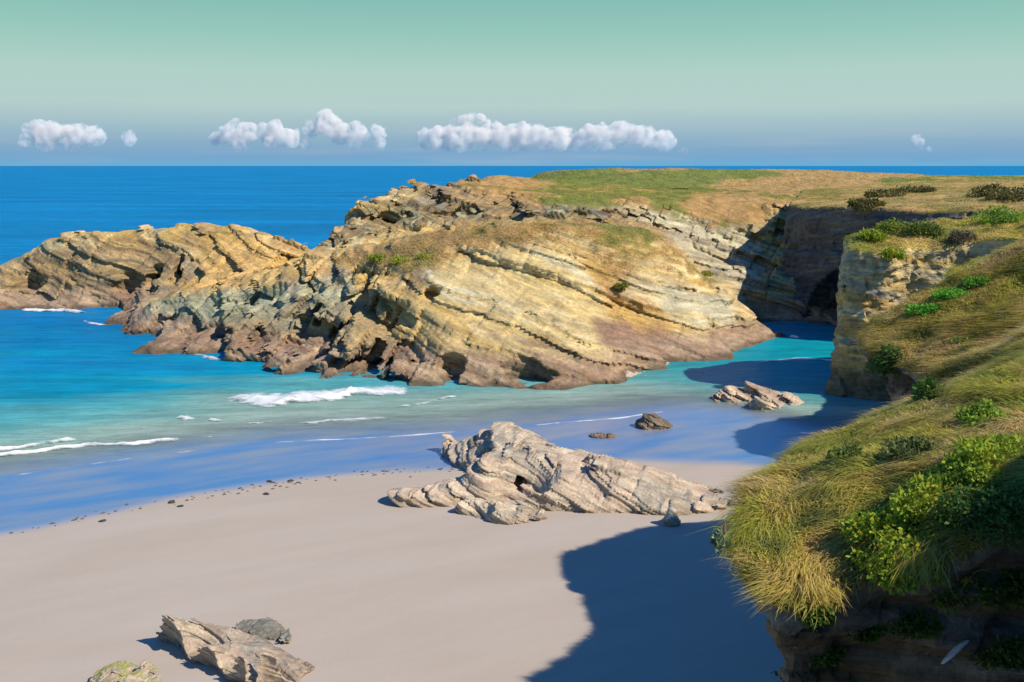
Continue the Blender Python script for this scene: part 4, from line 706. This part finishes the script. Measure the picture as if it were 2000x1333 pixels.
# rusty flower stalk standing above it
st = [fp_ + A(.02, .02, .1 + .05 * i) + A(.004 * i, 0, 0) for i in range(6)]; sv, sq = [], []
for i, p in enumerate(st):
    r = .012 + .012 * math.sin(i * .9) * (i > 1)
    for a_ in range(6): sv.append(p + A(math.cos(a_ * 1.047) * r, math.sin(a_ * 1.047) * r, 0))
    if i:
        for a_ in range(6): sq.append([(i - 1) * 6 + a_, (i - 1) * 6 + (a_ + 1) % 6, i * 6 + (a_ + 1) % 6, i * 6 + a_])
tag(mesh_np('flower_stalk', np.array(sv), [np.array(sq)], np.tile(A(.34, .17, .10), (len(sv), 1)), M_LEAF), 'thin rust-brown flower stalk above the pale fleshy plant', 'stalk')
# a long pale splinter of stone in the shaded face
V, q, c = stone(0, 0, .5, 3, flat=.25, col=A(.62, .62, .60)); V = (V - V.mean(0)) * A(1, .22, .5); R = np.array(Matrix.Rotation(math.radians(-38), 3, 'Y') @ Matrix.Rotation(math.radians(15), 3, 'Z'))
tag(mesh_np('pale_stone', (V @ R.T * .42 + seen(NEARC, 1850, 1270) + A(0, -.06, 0)).astype(np.float32), [q], c, M_NEAR, False), 'long pale splinter of stone leaning in the shaded near face', 'stone')

# ------------------------------------------------------------------ cumulus far out over the sea
def cloud_material():
    m, t = new_mat('cloud'); lk = t.links.new; o = node(t, 'ShaderNodeOutputMaterial'); v = node(t, 'ShaderNodeVolumePrincipled')
    v.inputs['Color'].default_value = (1, .965, .93, 1); v.inputs['Anisotropy'].default_value = 0.0
    tcx = node(t, 'ShaderNodeTexCoord'); sp = node(t, 'ShaderNodeSeparateXYZ'); lk(tcx.outputs['Object'], sp.inputs[0])
    g = node(t, 'ShaderNodeMapRange'); g.inputs[1].default_value = 190; g.inputs[2].default_value = 480; g.inputs[3].default_value = .0006; g.inputs[4].default_value = .015; lk(sp.outputs[2], g.inputs[0])
    n = node(t, 'ShaderNodeTexNoise'); n.inputs['Scale'].default_value = .008; n.inputs['Detail'].default_value = 6; lk(tcx.outputs['Object'], n.inputs[0])
    r = node(t, 'ShaderNodeMapRange'); r.inputs[1].default_value = .40; r.inputs[2].default_value = .66; r.inputs[3].default_value = .0; r.inputs[4].default_value = 1.5; lk(n.outputs[0], r.inputs[0])
    mm = node(t, 'ShaderNodeMath', op='MULTIPLY'); lk(g.outputs[0], mm.inputs[0]); lk(r.outputs[0], mm.inputs[1]); lk(mm.outputs[0], v.inputs['Density'])
    lk(v.outputs[0], o.inputs['Volume']); return m
M_CLOUD = cloud_material(); DC = 16000.0; KC = DC / F
def cloud(puffs, label, seed, flat=None):
    rc = np.random.default_rng(seed + 70); sub = []
    for x, y, r in puffs:
        r *= 1.15; sub.append((x, y, r))
        for _ in range(5):
            a_ = rc.uniform(-.5, math.pi + .5); sub.append((x + math.cos(a_) * r * .8, y - math.sin(a_) * r * .75, r * rc.uniform(.28, .5)))
    B = np.array([(*aty(x, y, DC), r * KC) for x, y, r in sub]); B[:, 1] += rc.uniform(-.6, .6, len(B)) * B[:, 3]; lo = (B[:, :3] - B[:, 3:] * 1.3).min(0) - 30; hi = (B[:, :3] + B[:, 3:] * 1.3).max(0) + 30; v = 16.0
    def base(X, Y, Z):
        f = 1e9
        for x, y, z, r in B: f = np.minimum(f, np.sqrt((X - x) ** 2 + (Y - y) ** 2 + ((Z - z) * 1.05) ** 2) - r)
        return np.clip(f / 60.0, -2, 2)
    V, Q, NR = volume_mesh(lo, hi, v, base, lambda P: .9 * fbm(P, 110, 4, seed, .6), band=1.9, open_ends=False)
    return tag(mesh_np('cloud', V, [Q], None, M_CLOUD), label, 'cloud', 'cumulus clouds over the horizon')
cloud([(75, 262, 24), (110, 264, 22), (150, 266, 22), (185, 268, 18), (95, 278, 18), (140, 280, 17), (55, 275, 12)], 'small cumulus cloud at the left edge of the picture', 1)
cloud([(248, 268, 12), (255, 274, 10)], 'tiny cloud puff right of the leftmost cumulus', 2)
cloud([(425, 272, 14), (455, 262, 22), (490, 260, 18), (530, 262, 22), (565, 272, 19), (595, 284, 11), (470, 280, 16), (530, 280, 14)], 'broad cumulus cloud left of the tallest one', 3)
cloud([(612, 252, 14), (640, 244, 22), (662, 260, 20), (700, 262, 18), (740, 260, 14), (690, 278, 14), (740, 280, 12)], 'tallest cumulus cloud, with a rounded tower', 4)
cloud([(885, 237, 5), (905, 232, 8), (920, 230, 8), (938, 232, 8), (955, 237, 5)], 'small flat white cap cloud above the long cloud bank', 5)
r5 = np.random.default_rng(9)
cloud([(x, 268 + r5.uniform(-8, 8), r5.uniform(15, 23)) for x in range(835, 1300, 21)] + [(x, 284, 13) for x in range(870, 1200, 26)], 'long low white cloud bank above the headland', 6)
cloud([(1338, 296, 6), (1328, 297, 4)], 'tiny cloud right of the long bank', 7)
cloud([(1788, 272, 6), (1798, 284, 8), (1815, 292, 6)], 'little wispy cloud low at the right', 8)
